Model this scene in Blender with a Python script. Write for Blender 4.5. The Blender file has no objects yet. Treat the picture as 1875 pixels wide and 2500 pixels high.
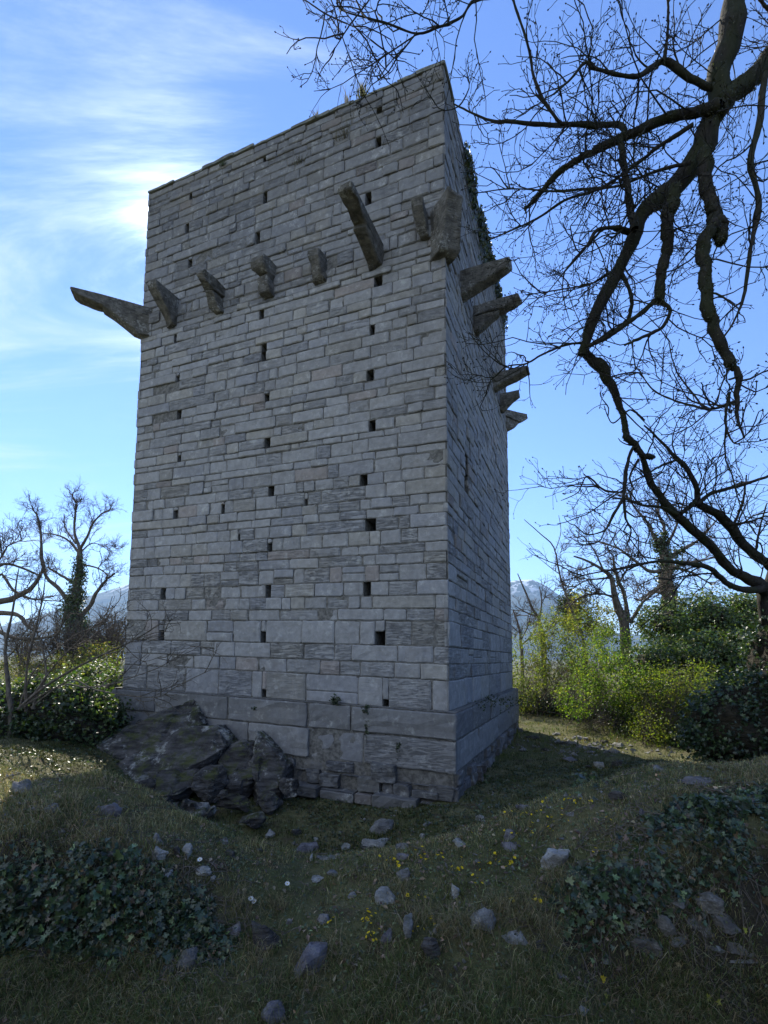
import bpy, bmesh, math, random
import numpy as np
from mathutils import Vector, Matrix, noise as mnoise

random.seed(7)
rng = np.random.default_rng(11)
S = bpy.context.scene
COL = S.collection

# ------------------------------------------------------------------ camera
FPX, PPX, PPY, KD = 1214.455, 937.5, 1488.78, 1.13024
PITCH, ROLL = 0.0920, -0.0085
cp, sp, cr, sr = math.cos(PITCH), math.sin(PITCH), math.cos(ROLL), math.sin(ROLL)
ROT = np.array([[1, 0, 0], [0, cp, -sp], [0, sp, cp]]) @ np.array([[cr, 0, sr], [0, 1, 0], [-sr, 0, cr]])
cam_d = bpy.data.cameras.new('camera')
cam = bpy.data.objects.new('camera', cam_d)
COL.objects.link(cam)
cam_d.sensor_fit = 'AUTO'
cam_d.sensor_width = 36.0
cam_d.lens = 36.0 * FPX / 2500.0
cam_d.shift_y = (PPY - 1250.0) / 2500.0
cam_d.clip_start = 0.05
cam_d.clip_end = 20000.0
Mx = Matrix.Identity(4)
for i in range(3):
    Mx[i][0] = ROT[i, 0]; Mx[i][1] = ROT[i, 2]; Mx[i][2] = -ROT[i, 1]
cam.matrix_world = Mx
S.camera = cam

# ------------------------------------------------------------------ light
def ray(dx, dy):
    return ROT @ np.array([(dx * KD - PPX) / FPX, 1.0, -(dy * KD - PPY) / FPX])
SUN = ray(425, 545); SUN = SUN / np.linalg.norm(SUN)
SUN_EL = math.asin(SUN[2]); SUN_AZ = math.atan2(SUN[0], SUN[1])
sun_d = bpy.data.lights.new('sun', 'SUN')
sun_d.energy = 5.0
sun_d.angle = math.radians(0.53)
sun_d.color = (1.0, 0.93, 0.80)
sun_o = bpy.data.objects.new('sun', sun_d)
COL.objects.link(sun_o)
sun_o.rotation_euler = Vector(-SUN).to_track_quat('-Z', 'Y').to_euler()
S.view_settings.view_transform = 'Standard'
S.view_settings.look = 'None'
S.view_settings.gamma = 1.0
S.view_settings.exposure = 1.06

W = bpy.data.worlds.new('World'); S.world = W; W.use_nodes = True
nt = W.node_tree; nt.nodes.clear()
def wn(t, **k):
    n = nt.nodes.new(t)
    for a, b in k.items(): setattr(n, a, b)
    return n
def wmath(op, a, b=None, clamp=False):
    n = wn('ShaderNodeMath', operation=op); n.use_clamp = clamp
    for i, v in enumerate((a, b)):
        if v is None: continue
        if isinstance(v, (int, float)): n.inputs[i].default_value = v
        else: nt.links.new(v, n.inputs[i])
    return n.outputs[0]
out = wn('ShaderNodeOutputWorld'); bg = wn('ShaderNodeBackground')
sky = wn('ShaderNodeTexSky'); sky.sky_type = 'NISHITA'; sky.sun_disc = False
sky.sun_elevation = SUN_EL; sky.sun_rotation = SUN_AZ
sky.altitude = 400; sky.air_density = 1.15; sky.dust_density = 0.03; sky.ozone_density = 3.0
tc = wn('ShaderNodeTexCoord')
sep = wn('ShaderNodeSeparateXYZ'); nt.links.new(tc.outputs['Generated'], sep.inputs[0])
# cirrus plane: direction / (z + c)
zz = wmath('ADD', wmath('MAXIMUM', sep.outputs[2], 0.0), 0.16)
comb = wn('ShaderNodeCombineXYZ')
nt.links.new(wmath('DIVIDE', sep.outputs[0], zz), comb.inputs[0])
nt.links.new(wmath('DIVIDE', sep.outputs[1], zz), comb.inputs[1])
mp = wn('ShaderNodeMapping'); nt.links.new(comb.outputs[0], mp.inputs[0])
mp.inputs['Rotation'].default_value = (0, 0, math.radians(38))
mp.inputs['Scale'].default_value = (0.38, 1.9, 1.0)
mp.inputs['Location'].default_value = (0.3, 1.15, 0.0)
n1 = wn('ShaderNodeTexNoise'); n1.inputs['Scale'].default_value = 1.5; n1.inputs['Detail'].default_value = 9
n1.inputs['Roughness'].default_value = 0.66; n1.inputs['Distortion'].default_value = 0.9
nt.links.new(mp.outputs[0], n1.inputs['Vector'])
n2 = wn('ShaderNodeTexNoise'); n2.inputs['Scale'].default_value = 0.42; n2.inputs['Detail'].default_value = 4
nt.links.new(comb.outputs[0], n2.inputs['Vector'])
dot = wn('ShaderNodeVectorMath', operation='DOT_PRODUCT')
nt.links.new(tc.outputs['Generated'], dot.inputs[0]); dot.inputs[1].default_value = tuple(SUN)
ca = wmath('MAXIMUM', dot.outputs['Value'], 0.0)
glow = wmath('POWER', ca, 7.0)
core = wmath('POWER', ca, 70.0)
halo = wmath('POWER', ca, 420.0)
# the cirrus sheet is thickest on the sun's side of the sky and thins out towards the right
cov = wmath('ADD', wmath('MULTIPLY', n1.outputs['Fac'], 2.1), wmath('MULTIPLY', n2.outputs['Fac'], 0.8))
cov = wmath('ADD', cov, wmath('MULTIPLY', core, 0.5))
side = wmath('MULTIPLY', sep.outputs[0], -0.62)
# extra cloud added to the unseen sky behind the camera, as fill light
side = wmath('ADD', side, wmath('MULTIPLY', wmath('MAXIMUM', wmath('ADD', wmath('MULTIPLY', sep.outputs[1], -0.86), wmath('MULTIPLY', sep.outputs[0], -0.3)), 0.0), 0.95))
cov = wmath('ADD', cov, side)
mr = wn('ShaderNodeMapRange'); mr.inputs['From Min'].default_value = 1.68; mr.inputs['From Max'].default_value = 2.52
mr.inputs['To Max'].default_value = 0.85
mr.interpolation_type = 'SMOOTHSTEP'
nt.links.new(cov, mr.inputs['Value'])
hor = wn('ShaderNodeMapRange'); hor.inputs['From Min'].default_value = 0.02; hor.inputs['From Max'].default_value = 0.16
nt.links.new(sep.outputs[2], hor.inputs['Value'])
cfac = wmath('MULTIPLY', mr.outputs[0], hor.outputs[0])
# cloud brightness rises towards the sun
cb = wmath('ADD', 4.6, wmath('MULTIPLY', glow, 1.6))
cb = wmath('ADD', cb, wmath('MULTIPLY', core, 2.5))
cb = wmath('ADD', cb, wmath('MULTIPLY', halo, 30.0))
# unseen cloud behind left made brighter, to fill the tower's front face
bk = wmath('MAXIMUM', wmath('ADD', wmath('MULTIPLY', sep.outputs[1], -0.86), wmath('MULTIPLY', sep.outputs[0], -0.5)), 0.0)
cb = wmath('ADD', cb, wmath('MULTIPLY', bk, 3.6))
ccol = wn('ShaderNodeCombineXYZ')
nt.links.new(wmath('MULTIPLY', cb, 0.86), ccol.inputs[0]); nt.links.new(wmath('MULTIPLY', cb, 0.96), ccol.inputs[1]); nt.links.new(wmath('MULTIPLY', cb, 1.06), ccol.inputs[2])
mix = wn('ShaderNodeMix', data_type='RGBA'); mix.clamp_factor = True
nt.links.new(cfac, mix.inputs[0])
skm = wn('ShaderNodeMix', data_type='RGBA', blend_type='MULTIPLY'); skm.inputs[0].default_value = 1.0
skm.inputs[7].default_value = (0.66, 0.76, 1.03, 1)
nt.links.new(sky.outputs[0], skm.inputs[6])
nt.links.new(skm.outputs[2], mix.inputs[6]); nt.links.new(ccol.outputs[0], mix.inputs[7])
nt.links.new(mix.outputs[2], bg.inputs[0]); bg.inputs[1].default_value = 0.11
nt.links.new(bg.outputs[0], out.inputs[0])

# ------------------------------------------------------------------ helpers
def pt(dx, dy, Y):
    d = ray(dx, dy); return d * (Y / d[1])
def hit_plane(d, P, n):
    return d * (np.dot(P, n) / np.dot(d, n))
def vhash(ix, iy, iz=0, seed=0):
    h = (ix.astype(np.int64) * 374761393 + iy.astype(np.int64) * 668265263 + np.int64(iz) * 2147483647 + seed * 1274126177) & 0xffffffff
    h = ((h ^ (h >> 13)) * 1274126177) & 0xffffffff
    h = h ^ (h >> 16)
    return (h & 0xffff) / 65535.0
def vnoise(x, y, seed=0):
    x = np.asarray(x, float); y = np.asarray(y, float)
    ix = np.floor(x).astype(np.int64); iy = np.floor(y).astype(np.int64)
    fx = x - ix; fy = y - iy
    fx = fx * fx * (3 - 2 * fx); fy = fy * fy * (3 - 2 * fy)
    a = vhash(ix, iy, 0, seed); b = vhash(ix + 1, iy, 0, seed); c = vhash(ix, iy + 1, 0, seed); d = vhash(ix + 1, iy + 1, 0, seed)
    return (a * (1 - fx) + b * fx) * (1 - fy) + (c * (1 - fx) + d * fx) * fy - 0.5
def fbm(x, y, seed=0, oct=4):
    r = 0; a = 1.0
    for k in range(oct):
        r = r + a * vnoise(x * 2 ** k + 17.3 * k, y * 2 ** k - 9.1 * k, seed + k); a *= 0.5
    return r
def unit(v):
    return v / np.maximum(np.linalg.norm(v, axis=-1, keepdims=True), 1e-9)

def np_mesh(name, verts, face_groups, mat, parent=None, col=None, smooth=False, alpha=None):
    """face_groups: list of (n,k) int arrays. col: (nverts,3) linear colour"""
    me = bpy.data.meshes.new(name)
    verts = np.asarray(verts, np.float32)
    me.vertices.add(len(verts)); me.vertices.foreach_set('co', verts.ravel())
    loops = np.concatenate([g.ravel() for g in face_groups]).astype(np.int32)
    tot = np.concatenate([np.full(len(g), g.shape[1], np.int32) for g in face_groups])
    st = np.concatenate([[0], np.cumsum(tot)[:-1]]).astype(np.int32)
    me.loops.add(len(loops)); me.loops.foreach_set('vertex_index', loops)
    me.polygons.add(len(tot)); me.polygons.foreach_set('loop_start', st); me.polygons.foreach_set('loop_total', tot)
    me.polygons.foreach_set('use_smooth', np.full(len(tot), smooth, bool))
    if col is not None:
        at = me.color_attributes.new('tint', 'FLOAT_COLOR', 'POINT')
        c4 = np.ones((len(verts), 4), np.float32); c4[:, :3] = col
        if alpha is not None: c4[:, 3] = alpha
        at.data.foreach_set('color', c4.ravel())
    me.update(calc_edges=True); me.validate()
    me.materials.append(mat)
    o = bpy.data.objects.new(name, me); COL.objects.link(o)
    if parent is not None: o.parent = parent
    return o
def empty(name, loc=(0, 0, 0)):
    o = bpy.data.objects.new(name, None); COL.objects.link(o); o.location = loc; return o
def tag(o, label=None, cat=None, group=None, kind=None):
    if label: o['label'] = label
    if cat: o['category'] = cat
    if group: o['group'] = group
    if kind: o['kind'] = kind
    return o
def bm_obj(name, bm, mat, parent=None, smooth=False):
    me = bpy.data.meshes.new(name); bm.to_mesh(me); bm.free(); me.materials.append(mat)
    if smooth:
        for p in me.polygons: p.use_smooth = True
    o = bpy.data.objects.new(name, me); COL.objects.link(o)
    if parent is not None: o.parent = parent
    return o
def local(o, parent):
    """keep world-space mesh while parented to an Empty that is not at the origin"""
    o.matrix_parent_inverse = Matrix.Translation(-Vector(parent.location))

# ------------------------------------------------------------------ materials
class NT:
    def __init__(s, name):
        s.m = bpy.data.materials.new(name); s.m.use_nodes = True; s.t = s.m.node_tree; s.t.nodes.clear()
        s.out = s.t.nodes.new('ShaderNodeOutputMaterial')
    def n(s, t, **k):
        x = s.t.nodes.new(t)
        for a, b in k.items(): setattr(x, a, b)
        return x
    def l(s, a, b): s.t.links.new(a, b)
    def set(s, sock, v):
        if isinstance(v, (int, float, tuple)): sock.default_value = v
        else: s.l(v, sock)
    def math(s, op, a, b=0.0, clamp=False):
        x = s.n('ShaderNodeMath', operation=op); x.use_clamp = clamp; s.set(x.inputs[0], a); s.set(x.inputs[1], b); return x.outputs[0]
    def mix(s, f, a, b, blend='MIX'):
        x = s.n('ShaderNodeMix', data_type='RGBA', blend_type=blend); s.set(x.inputs[0], f)
        for i, v in ((6, a), (7, b)):
            s.set(x.inputs[i], (*v, 1) if isinstance(v, tuple) and len(v) == 3 else v)
        return x.outputs[2]
    def coord(s, scale=(1, 1, 1), rot=(0, 0, 0), kind='Object'):
        c = s.n('ShaderNodeTexCoord'); m = s.n('ShaderNodeMapping'); s.l(c.outputs[kind], m.inputs[0])
        m.inputs['Scale'].default_value = scale; m.inputs['Rotation'].default_value = rot; return m.outputs[0]
    def noise(s, vec, scale, detail=5, rough=0.55, dist=0.0):
        x = s.n('ShaderNodeTexNoise'); s.l(vec, x.inputs['Vector']); x.inputs['Scale'].default_value = scale
        x.inputs['Detail'].default_value = detail; x.inputs['Roughness'].default_value = rough; x.inputs['Distortion'].default_value = dist
        return x.outputs['Fac']
    def ramp(s, f, lo, hi, a=0.0, b=1.0):
        x = s.n('ShaderNodeMapRange'); x.interpolation_type = 'SMOOTHSTEP'; s.set(x.inputs['Value'], f)
        x.inputs['From Min'].default_value = lo; x.inputs['From Max'].default_value = hi
        x.inputs['To Min'].default_value = a; x.inputs['To Max'].default_value = b; return x.outputs[0]
    def attr(s, name='tint'):
        x = s.n('ShaderNodeAttribute'); x.attribute_name = name; return x.outputs['Color']
    def attr_a(s, name='tint'):
        x = s.n('ShaderNodeAttribute'); x.attribute_name = name; return x.outputs['Alpha']
    def done(s, col, rough=0.9, bump=None, bstr=0.5, bdist=0.02, trans=None, spec=0.5, tcol=None):
        p = s.n('ShaderNodeBsdfPrincipled'); s.set(p.inputs['Base Color'], (*col, 1) if isinstance(col, tuple) else col)
        s.set(p.inputs['Roughness'], rough); p.inputs['Specular IOR Level'].default_value = spec
        if bump is not None:
            b = s.n('ShaderNodeBump'); b.inputs['Strength'].default_value = bstr; b.inputs['Distance'].default_value = bdist
            s.l(bump, b.inputs['Height']); s.l(b.outputs[0], p.inputs['Normal'])
        if trans:
            t = s.n('ShaderNodeBsdfTranslucent'); s.set(t.inputs[0], tcol if tcol is not None else col)
            mx = s.n('ShaderNodeMixShader'); mx.inputs[0].default_value = trans
            s.l(p.outputs[0], mx.inputs[1]); s.l(t.outputs[0], mx.inputs[2]); s.l(mx.outputs[0], s.out.inputs[0])
        else:
            s.l(p.outputs[0], s.out.inputs[0])
        return s.m

def mat_wall():
    s = NT('gneiss_masonry'); c = s.coord()
    lay = s.noise(s.coord(scale=(1.0, 1.0, 11.0), rot=(0.06, 0.05, 0)), 2.6, 6, 0.6, 0.6)       # foliation of the gneiss
    big = s.noise(c, 0.9, 4); mid = s.noise(c, 9.0, 6, 0.6); fine = s.noise(c, 70.0, 4, 0.65)
    col = s.attr(); lam = s.ramp(s.attr_a(), 0.45, 0.9)      # only some stones show their foliation
    col = s.mix(s.math('MULTIPLY', lam, 0.9), col, s.mix(1.0, col, s.mix(s.ramp(lay, 0.35, 0.62), (0.86, 0.86, 0.86), (1.08, 1.08, 1.08)), 'MULTIPLY'))
    col = s.mix(1.0, col, s.mix(s.ramp(mid, 0.3, 0.72), (0.84, 0.84, 0.845), (1.11, 1.11, 1.10)), 'MULTIPLY')
    col = s.mix(s.ramp(s.noise(c, 5.5, 8, 0.75), 0.52, 0.70, 0, 0.5), col, (0.50, 0.50, 0.48))           # pale lichen
    col = s.mix(s.ramp(s.noise(c, 2.3, 8, 0.75), 0.54, 0.74, 0, 0.5), col, (0.15, 0.14, 0.13))           # dark crust
    col = s.mix(s.ramp(big, 0.55, 0.75, 0, 0.25), col, (0.27, 0.235, 0.18))
    st = s.coord(scale=(1.6, 1.6, 0.16))
    col = s.mix(s.ramp(s.noise(st, 1.9, 5, 0.65), 0.56, 0.76, 0, 0.5), col, (0.10, 0.10, 0.105))          # run-off streaks
    h = s.math('ADD', s.math('MULTIPLY', mid, 0.8), s.math('MULTIPLY', fine, 0.35))
    crack = s.math('ABSOLUTE', s.math('SUBTRACT', lay, 0.5))
    h = s.math('ADD', h, s.math('MULTIPLY', s.math('MULTIPLY', s.ramp(crack, 0.0, 0.045), 0.9), lam))
    return s.done(col, s.math('ADD', 0.78, s.math('MULTIPLY', mid, 0.2)), h, 0.9, 0.022, spec=0.3)
def mat_mortar():
    s = NT('old_mortar'); c = s.coord()
    n = s.noise(c, 14, 6, 0.65)
    return s.done(s.mix(s.ramp(n, 0.3, 0.7), (0.07, 0.067, 0.063), (0.19, 0.183, 0.17)), 0.95, n, 0.8, 0.02, spec=0.2)
def mat_rock(name, a, b, lich=0.5, moss=0.3, scale=1.0, strata=1.0):
    s = NT(name); c = s.coord()
    g = s.n('ShaderNodeNewGeometry')
    oi = s.n('ShaderNodeObjectInfo')
    off = s.n('ShaderNodeVectorMath', operation='ADD'); s.l(c, off.inputs[0])
    sc = s.n('ShaderNodeVectorMath', operation='SCALE'); s.l(oi.outputs['Location'], sc.inputs[0]); sc.inputs[3].default_value = 3.7
    s.l(sc.outputs[0], off.inputs[1]); c = off.outputs[0]
    n = s.noise(c, 3.0 * scale, 7, 0.62, 0.4); f = s.noise(c, 26 * scale, 6, 0.66)
    l2 = s.math('ADD', s.math('MULTIPLY', s.noise(c, 7 * scale, 8, 0.75), 0.6), s.math('MULTIPLY', s.noise(c, 1.1 * scale, 3), 0.4))
    col = s.mix(s.ramp(n, 0.3, 0.7), a, b)
    col = s.mix(1.0, col, s.mix(f, (0.55, 0.55, 0.55), (1.4, 1.4, 1.4)), 'MULTIPLY')
    col = s.mix(s.ramp(l2, 0.535, 0.60, 0, lich), col, (0.46, 0.46, 0.43))
    sx = s.n('ShaderNodeSeparateXYZ'); s.l(g.outputs['Normal'], sx.inputs[0])
    up = s.math('MULTIPLY', s.ramp(sx.outputs[2], 0.15, 0.8), s.ramp(s.noise(c, 4 * scale, 6, 0.7), 0.46, 0.62, 0, moss))
    col = s.mix(up, col, (0.055, 0.062, 0.02))
    st = s.noise(s.coord(scale=(1.5, 1.5, 9), rot=(0.2, 0.35, 0)), 2.2 * scale, 5, 0.6, .4)
    col = s.mix(strata, col, s.mix(s.ramp(st, 0.36, 0.6), (0.55, 0.55, 0.55), (1.2, 1.2, 1.2)), 'MULTIPLY')
    h = s.math('ADD', s.math('ADD', n, s.math('MULTIPLY', f, 0.6)), s.math('MULTIPLY', st, 1.2 * strata))
    return s.done(col, 0.88, h, 1.0, 0.045, spec=0.25)
def mat_bark(name, a, b, moss=0.0):
    s = NT(name); c = s.coord(scale=(1, 1, 0.45))
    n = s.noise(c, 22, 6, 0.65, 0.5); w = s.noise(c, 3.0, 4)
    col = s.mix(s.ramp(n, 0.3, 0.7), a, b)
    col = s.mix(s.ramp(w, 0.42, 0.62, 0, moss), col, (0.022, 0.028, 0.008))
    return s.done(col, 0.92, n, 1.0, 0.015, spec=0.2)
def mat_leaf(name, trans=0.4, rough=0.5, spec=0.5, tgain=(1.5, 1.6, 0.6)):
    s = NT(name); a = s.attr()
    n = s.noise(s.coord(), 9, 3)
    col = s.mix(1.0, a, s.mix(n, (0.75, 0.75, 0.75), (1.25, 1.25, 1.25)), 'MULTIPLY')
    tc_ = s.mix(1.0, col, tgain, 'MULTIPLY')
    return s.done(col, rough, trans=trans, spec=spec, tcol=tc_)
M_WALL = mat_wall(); M_MORTAR = mat_mortar()
M_CORBEL = mat_rock('corbel_stone', (0.085, 0.079, 0.068), (0.195, 0.182, 0.158), 0.5, 0.6, 2.4, 0.55)
M_ROCK = mat_rock('grey_rock', (0.13, 0.13, 0.134), (0.29, 0.285, 0.28), 0.5, 0.5, 2.6, 0.35)
M_ROCKD = mat_rock('dark_rock', (0.04, 0.036, 0.035), (0.105, 0.098, 0.094), 0.3, 0.7, 2.2)
M_ROCKP = mat_rock('pale_rock', (0.22, 0.22, 0.215), (0.42, 0.415, 0.40), 0.45, 0.35, 2.6, 0.35)
M_OUTCROP = mat_rock('outcrop_rock', (0.036, 0.034, 0.035), (0.10, 0.095, 0.092), 0.5, 1.0, 0.8)
M_BARKD = mat_bark('dark_mossy_bark', (0.012, 0.011, 0.010), (0.038, 0.033, 0.028), 0.6)
M_BARK = mat_bark('grey_brown_bark', (0.06, 0.05, 0.042), (0.17, 0.145, 0.12), 0.25)
M_IVY = mat_leaf('ivy_leaf', 0.22, 0.38, 0.65)
M_IVYSHINE = mat_leaf('glossy_ivy_leaf', 0.40, 0.43, 0.8, (1.9, 2.0, 0.7))
M_LEAF = mat_leaf('young_leaf', 0.6, 0.5, 0.4)
M_GRASS = mat_leaf('grass_blade', 0.35, 0.6, 0.25, (1.3, 1.25, 0.7))
M_PETAL = mat_leaf('petal', 0.3, 0.6, 0.2, (1.1, 1.1, 0.8))
# ------------------------------------------------------------------ ground
_cp = [(-200, 2212, 2.545), (400, 2212, 2.545), (830, 2212, 2.545), (1300, 2212, 2.545), (1900, 2212, 2.545),
       (200, 2112, 2.88), (1300, 2115, 2.86), (1659, 2115, 2.86), (-250, 2112, 2.88), (1950, 2115, 2.86), (500, 2110, 2.86), (750, 2110, 2.86),
       (0, 2060, 2.95), (-300, 2060, 2.95), (200, 2060, 2.95), (0, 1990, 3.08), (-300, 1990, 3.08), (200, 1990, 3.08), (0, 1930, 3.13), (0, 1870, 3.18), (-300, 1870, 3.18), (200, 1880, 3.18), (0, 1800, 3.38), (0, 1720, 3.95), (-300, 1720, 3.95), (200, 1800, 3.42), (200, 1720, 4.15), (0, 1655, 5.1),
       (300, 1990, 3.1), (430, 1990, 3.15), (430, 1900, 3.32), (300, 1900, 3.2), (300, 1800, 3.6), (520, 1815, 4.1), (560, 2060, 3.0), (250, 1686, 4.65), (330, 1722, 4.45), (400, 1756, 4.3), (470, 1792, 4.15), (570, 1826, 4.0),
       (640, 1852, 3.95), (670, 1907, 3.7), (650, 2000, 3.22), (720, 1890, 3.8), (800, 1852, 4.0), (850, 1960, 3.32), (1000, 1802, 4.15), (1120, 1752, 4.3), (1230, 1702, 4.5), (1400, 1657, 4.75), (1659, 1642, 4.6), (1950, 1640, 4.6),
       (1100, 1900, 3.5), (1300, 1850, 3.38), (1500, 1722, 3.85), (1600, 1800, 3.35), (1600, 1900, 3.1), (1300, 1960, 3.04), (1600, 1960, 2.99), (1600, 2000, 2.95), (1450, 1960, 3.02), (1450, 2010, 2.95), (1900, 1800, 3.35), (1900, 1950, 3.0), (1050, 2010, 3.02), (1180, 2000, 3.0), (1450, 2085, 2.89), (1600, 2085, 2.89),
       (580, 1765, 8.3), (1100, 1720, 8.5), (1200, 1650, 11), (1150, 1572, 16), (1300, 1602, 13.5), (240, 1572, 11.5), (950, 1760, 7.7)]
_P = [pt(a, b, c) for a, b, c in _cp]
_P += [np.array(p, float) for p in ((-4, 1, -1.75), (0, 1, -1.75), (4, 1, -1.75), (-4, -1, -1.5), (0, -1, -1.6), (4, -1, -1.5), (-6, -3, 0.3), (6, -3, 0.3), (0, -3, 0.1), (-3, -5, 1.0), (3, -5, 1.0), (8, -5, 1.0), (-8, -5, 1.0),  # points behind the camera raise an unseen bank, added to shade the foreground
       (-1.2, 5.6, -2.65), (-1.0, 6.9, -2.78), (-0.1, 5.5, -2.5), (0, 7.2, -2.66), (0.9, 5.9, -2.42), (1.8, 6.6, -2.45), (2.6, 7.0, -2.42), (3.6, 8.0, -2.36), (4.6, 8.6, -2.3), (2.0, 5.9, -2.2), (3.4, 6.6, -2.1), (-2.4, 6.6, -2.6), (-3.2, 7.0, -2.45), (-3.3, 6.2, -2.1), (-4.1, 7.4, -2.05), (-2.2, 5.4, -2.1), (5, 9, -2.3), (6.3, 11.5, -2.2), (8, 10, -1.9), (10, 14, -1.9), (9, 18, -2.0),
       (-6.5, 11, -1.62), (-7.5, 9, -1.5), (-5.2, 7.5, -1.55), (-3.6, 8.2, -2.55), (-12, 12, -1.6), (-15, 20, -1.7), (15, 25, -2.2), (0, 25, -2.2), (-20, 60, -1.6), (25, 60, -2.6), (0, 60, -2.2), (-40, 40, -1.5), (40, 40, -2.4), (-30, 10, -1.6), (30, 8, -1.5), (-20, -10, -1.8), (20, -10, -1.8))]
_P = np.array(_P)
def _phi(r2): return np.sqrt(r2 + 0.02)
_n = len(_P)
_A = np.zeros((_n + 3, _n + 3))
_d = _P[:, None, :2] - _P[None, :, :2]
_A[:_n, :_n] = _phi((_d ** 2).sum(-1)) + np.eye(_n) * -0.008
_A[:_n, _n] = 1; _A[:_n, _n + 1:] = _P[:, :2]; _A[_n:, :_n] = _A[:_n, _n:].T
_w = np.linalg.solve(_A, np.concatenate([_P[:, 2], np.zeros(3)]))
def ground_z(x, y, bumps=True):
    x = np.asarray(x, float); y = np.asarray(y, float); sh = x.shape; x = x.ravel(); y = y.ravel()
    z = np.empty(len(x))
    for a in range(0, len(x), 20000):
        xs = x[a:a + 20000]; ys = y[a:a + 20000]
        xc = np.clip(xs, -60, 60); yc = np.clip(ys, -12, 75)
        d2 = (xc[:, None] - _P[:, 0]) ** 2 + (yc[:, None] - _P[:, 1]) ** 2
        zz = _phi(d2) @ _w[:_n] + _w[_n] + xc * _w[_n + 1] + yc * _w[_n + 2]
        R_ = np.hypot(xs, ys); k = np.clip((R_ - 30) / 40, 0, 1); k = k * k * (3 - 2 * k)
        zz = zz * (1 - k) - 2.2 * k
        # the valley floor falls away beyond the knoll
        k2 = np.clip((R_ - 70) / 250, 0, 1); zz = zz - 14 * k2 * k2 * (3 - 2 * k2)
        if bumps:
            q = np.clip(1.4 - R_ / 40, 0.1, 1)
            zz = zz + q * (0.05 * fbm(xs * 1.3, ys * 1.3, 3, 3) + 0.055 * fbm(xs * 4, ys * 4, 9, 4))
        z[a:a + 20000] = zz
    return z.reshape(sh)
def axis(lo, hi, s0, near_lo, near_hi, g=1.055):
    a = list(np.arange(near_lo, near_hi, s0)); s = s0; x = a[-1]
    while x < hi: s *= g; x += s; a.append(x)
    s = s0; x = near_lo; b = []
    while x > lo: s *= g; x -= s; b.append(x)
    return np.array(b[::-1] + a)
gx = axis(-5200, 5200, 0.07, -5.5, 6.5); gy = axis(-900, 6500, 0.07, 1.4, 9.5)
GX, GY = np.meshgrid(gx, gy); GZ = ground_z(GX, GY)
idx = np.arange(GX.size).reshape(GX.shape)
q = np.stack([idx[:-1, :-1], idx[:-1, 1:], idx[1:, 1:], idx[1:, :-1]], -1).reshape(-1, 4)
def mat_ground():
    s = NT('turf_and_soil'); c = s.coord()
    n = s.noise(c, 1.3, 6, 0.6); f = s.noise(c, 18, 6, 0.7); m = s.noise(c, 4.5, 5, 0.6)
    col = s.mix(s.ramp(n, 0.35, 0.65), (0.075, 0.082, 0.032), (0.125, 0.118, 0.058))
    col = s.mix(s.ramp(m, 0.5, 0.68, 0, 0.8), col, (0.060, 0.045, 0.030))
    col = s.mix(s.ramp(f, 0.5, 0.75, 0, 0.6), col, (0.13, 0.11, 0.065))
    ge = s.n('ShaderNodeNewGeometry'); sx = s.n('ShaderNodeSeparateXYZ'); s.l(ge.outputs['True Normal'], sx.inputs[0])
    col = s.mix(s.ramp(sx.outputs[2], 0.88, 0.66, 0, 0.9), col, (0.040, 0.033, 0.025))      # bare soil where too steep for turf, darkened to imitate the bank's shade
    col = s.mix(1.0, col, s.mix(f, (0.5, 0.5, 0.5), (1.4, 1.4, 1.4)), 'MULTIPLY')
    return s.done(col, 0.95, s.math('ADD', f, m), 1.0, 0.03, spec=0.15)
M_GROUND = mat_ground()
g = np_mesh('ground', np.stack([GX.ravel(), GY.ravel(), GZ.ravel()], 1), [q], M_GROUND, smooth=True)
tag(g, 'rough turf ground of the knoll, dipping into a hollow before the tower', 'ground', kind='structure')

# ------------------------------------------------------------------ mountains
def mat_mountain():
    s = NT('wooded_mountain'); c = s.coord()
    n = s.noise(c, 0.004, 8, 0.62)
    col = s.mix(s.ramp(n, 0.35, 0.65), (0.035, 0.05, 0.028), (0.09, 0.095, 0.06))
    ge = s.n('ShaderNodeNewGeometry'); sx = s.n('ShaderNodeSeparateXYZ'); s.l(ge.outputs['Position'], sx.inputs[0])
    sn = s.math('MULTIPLY', s.ramp(sx.outputs[2], 420, 640), s.ramp(s.noise(c, 0.012, 8, 0.7), 0.5, 0.58))
    col = s.mix(sn, col, (0.75, 0.76, 0.78))
    return s.done(col, 0.95, n, 1.0, 30, spec=0.1)
def ridge_mesh(name, prof, Y0, depth, mat, seed, label):
    """prof: (display x, display y) skyline points, seen at distance Y0"""
    pp = np.array([pt(a, b, Y0) for a, b in prof])
    xs = np.linspace(pp[0, 0], pp[-1, 0], 260); hs = np.interp(xs, pp[:, 0], pp[:, 2])
    ts = np.linspace(0, 1, 70)
    X, T = np.meshgrid(xs, ts)
    H = np.interp(X, xs, hs)
    up = np.where(T < 0.5, T / 0.5, (1 - T) / 0.5)
    Yy = Y0 + (T - 0.5) * depth
    Z = -30 + (H + 30) * up ** 1.15
    amp = 60 * np.clip(up * 1.4, 0, 1) * np.clip(np.abs(T - 0.5) * 6, 0.12, 1)
    Z = Z + amp * fbm(X / 420, Yy / 420, seed, 5)
    ii = np.arange(X.size).reshape(X.shape)
    qq = np.stack([ii[:-1, :-1], ii[:-1, 1:], ii[1:, 1:], ii[1:, :-1]], -1).reshape(-1, 4)
    o = np_mesh(name, np.stack([X.ravel(), Yy.ravel(), Z.ravel()], 1), [qq], mat, smooth=True)
    return tag(o, label, 'mountain', kind='structure')
M_MTN = mat_mountain()
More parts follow.
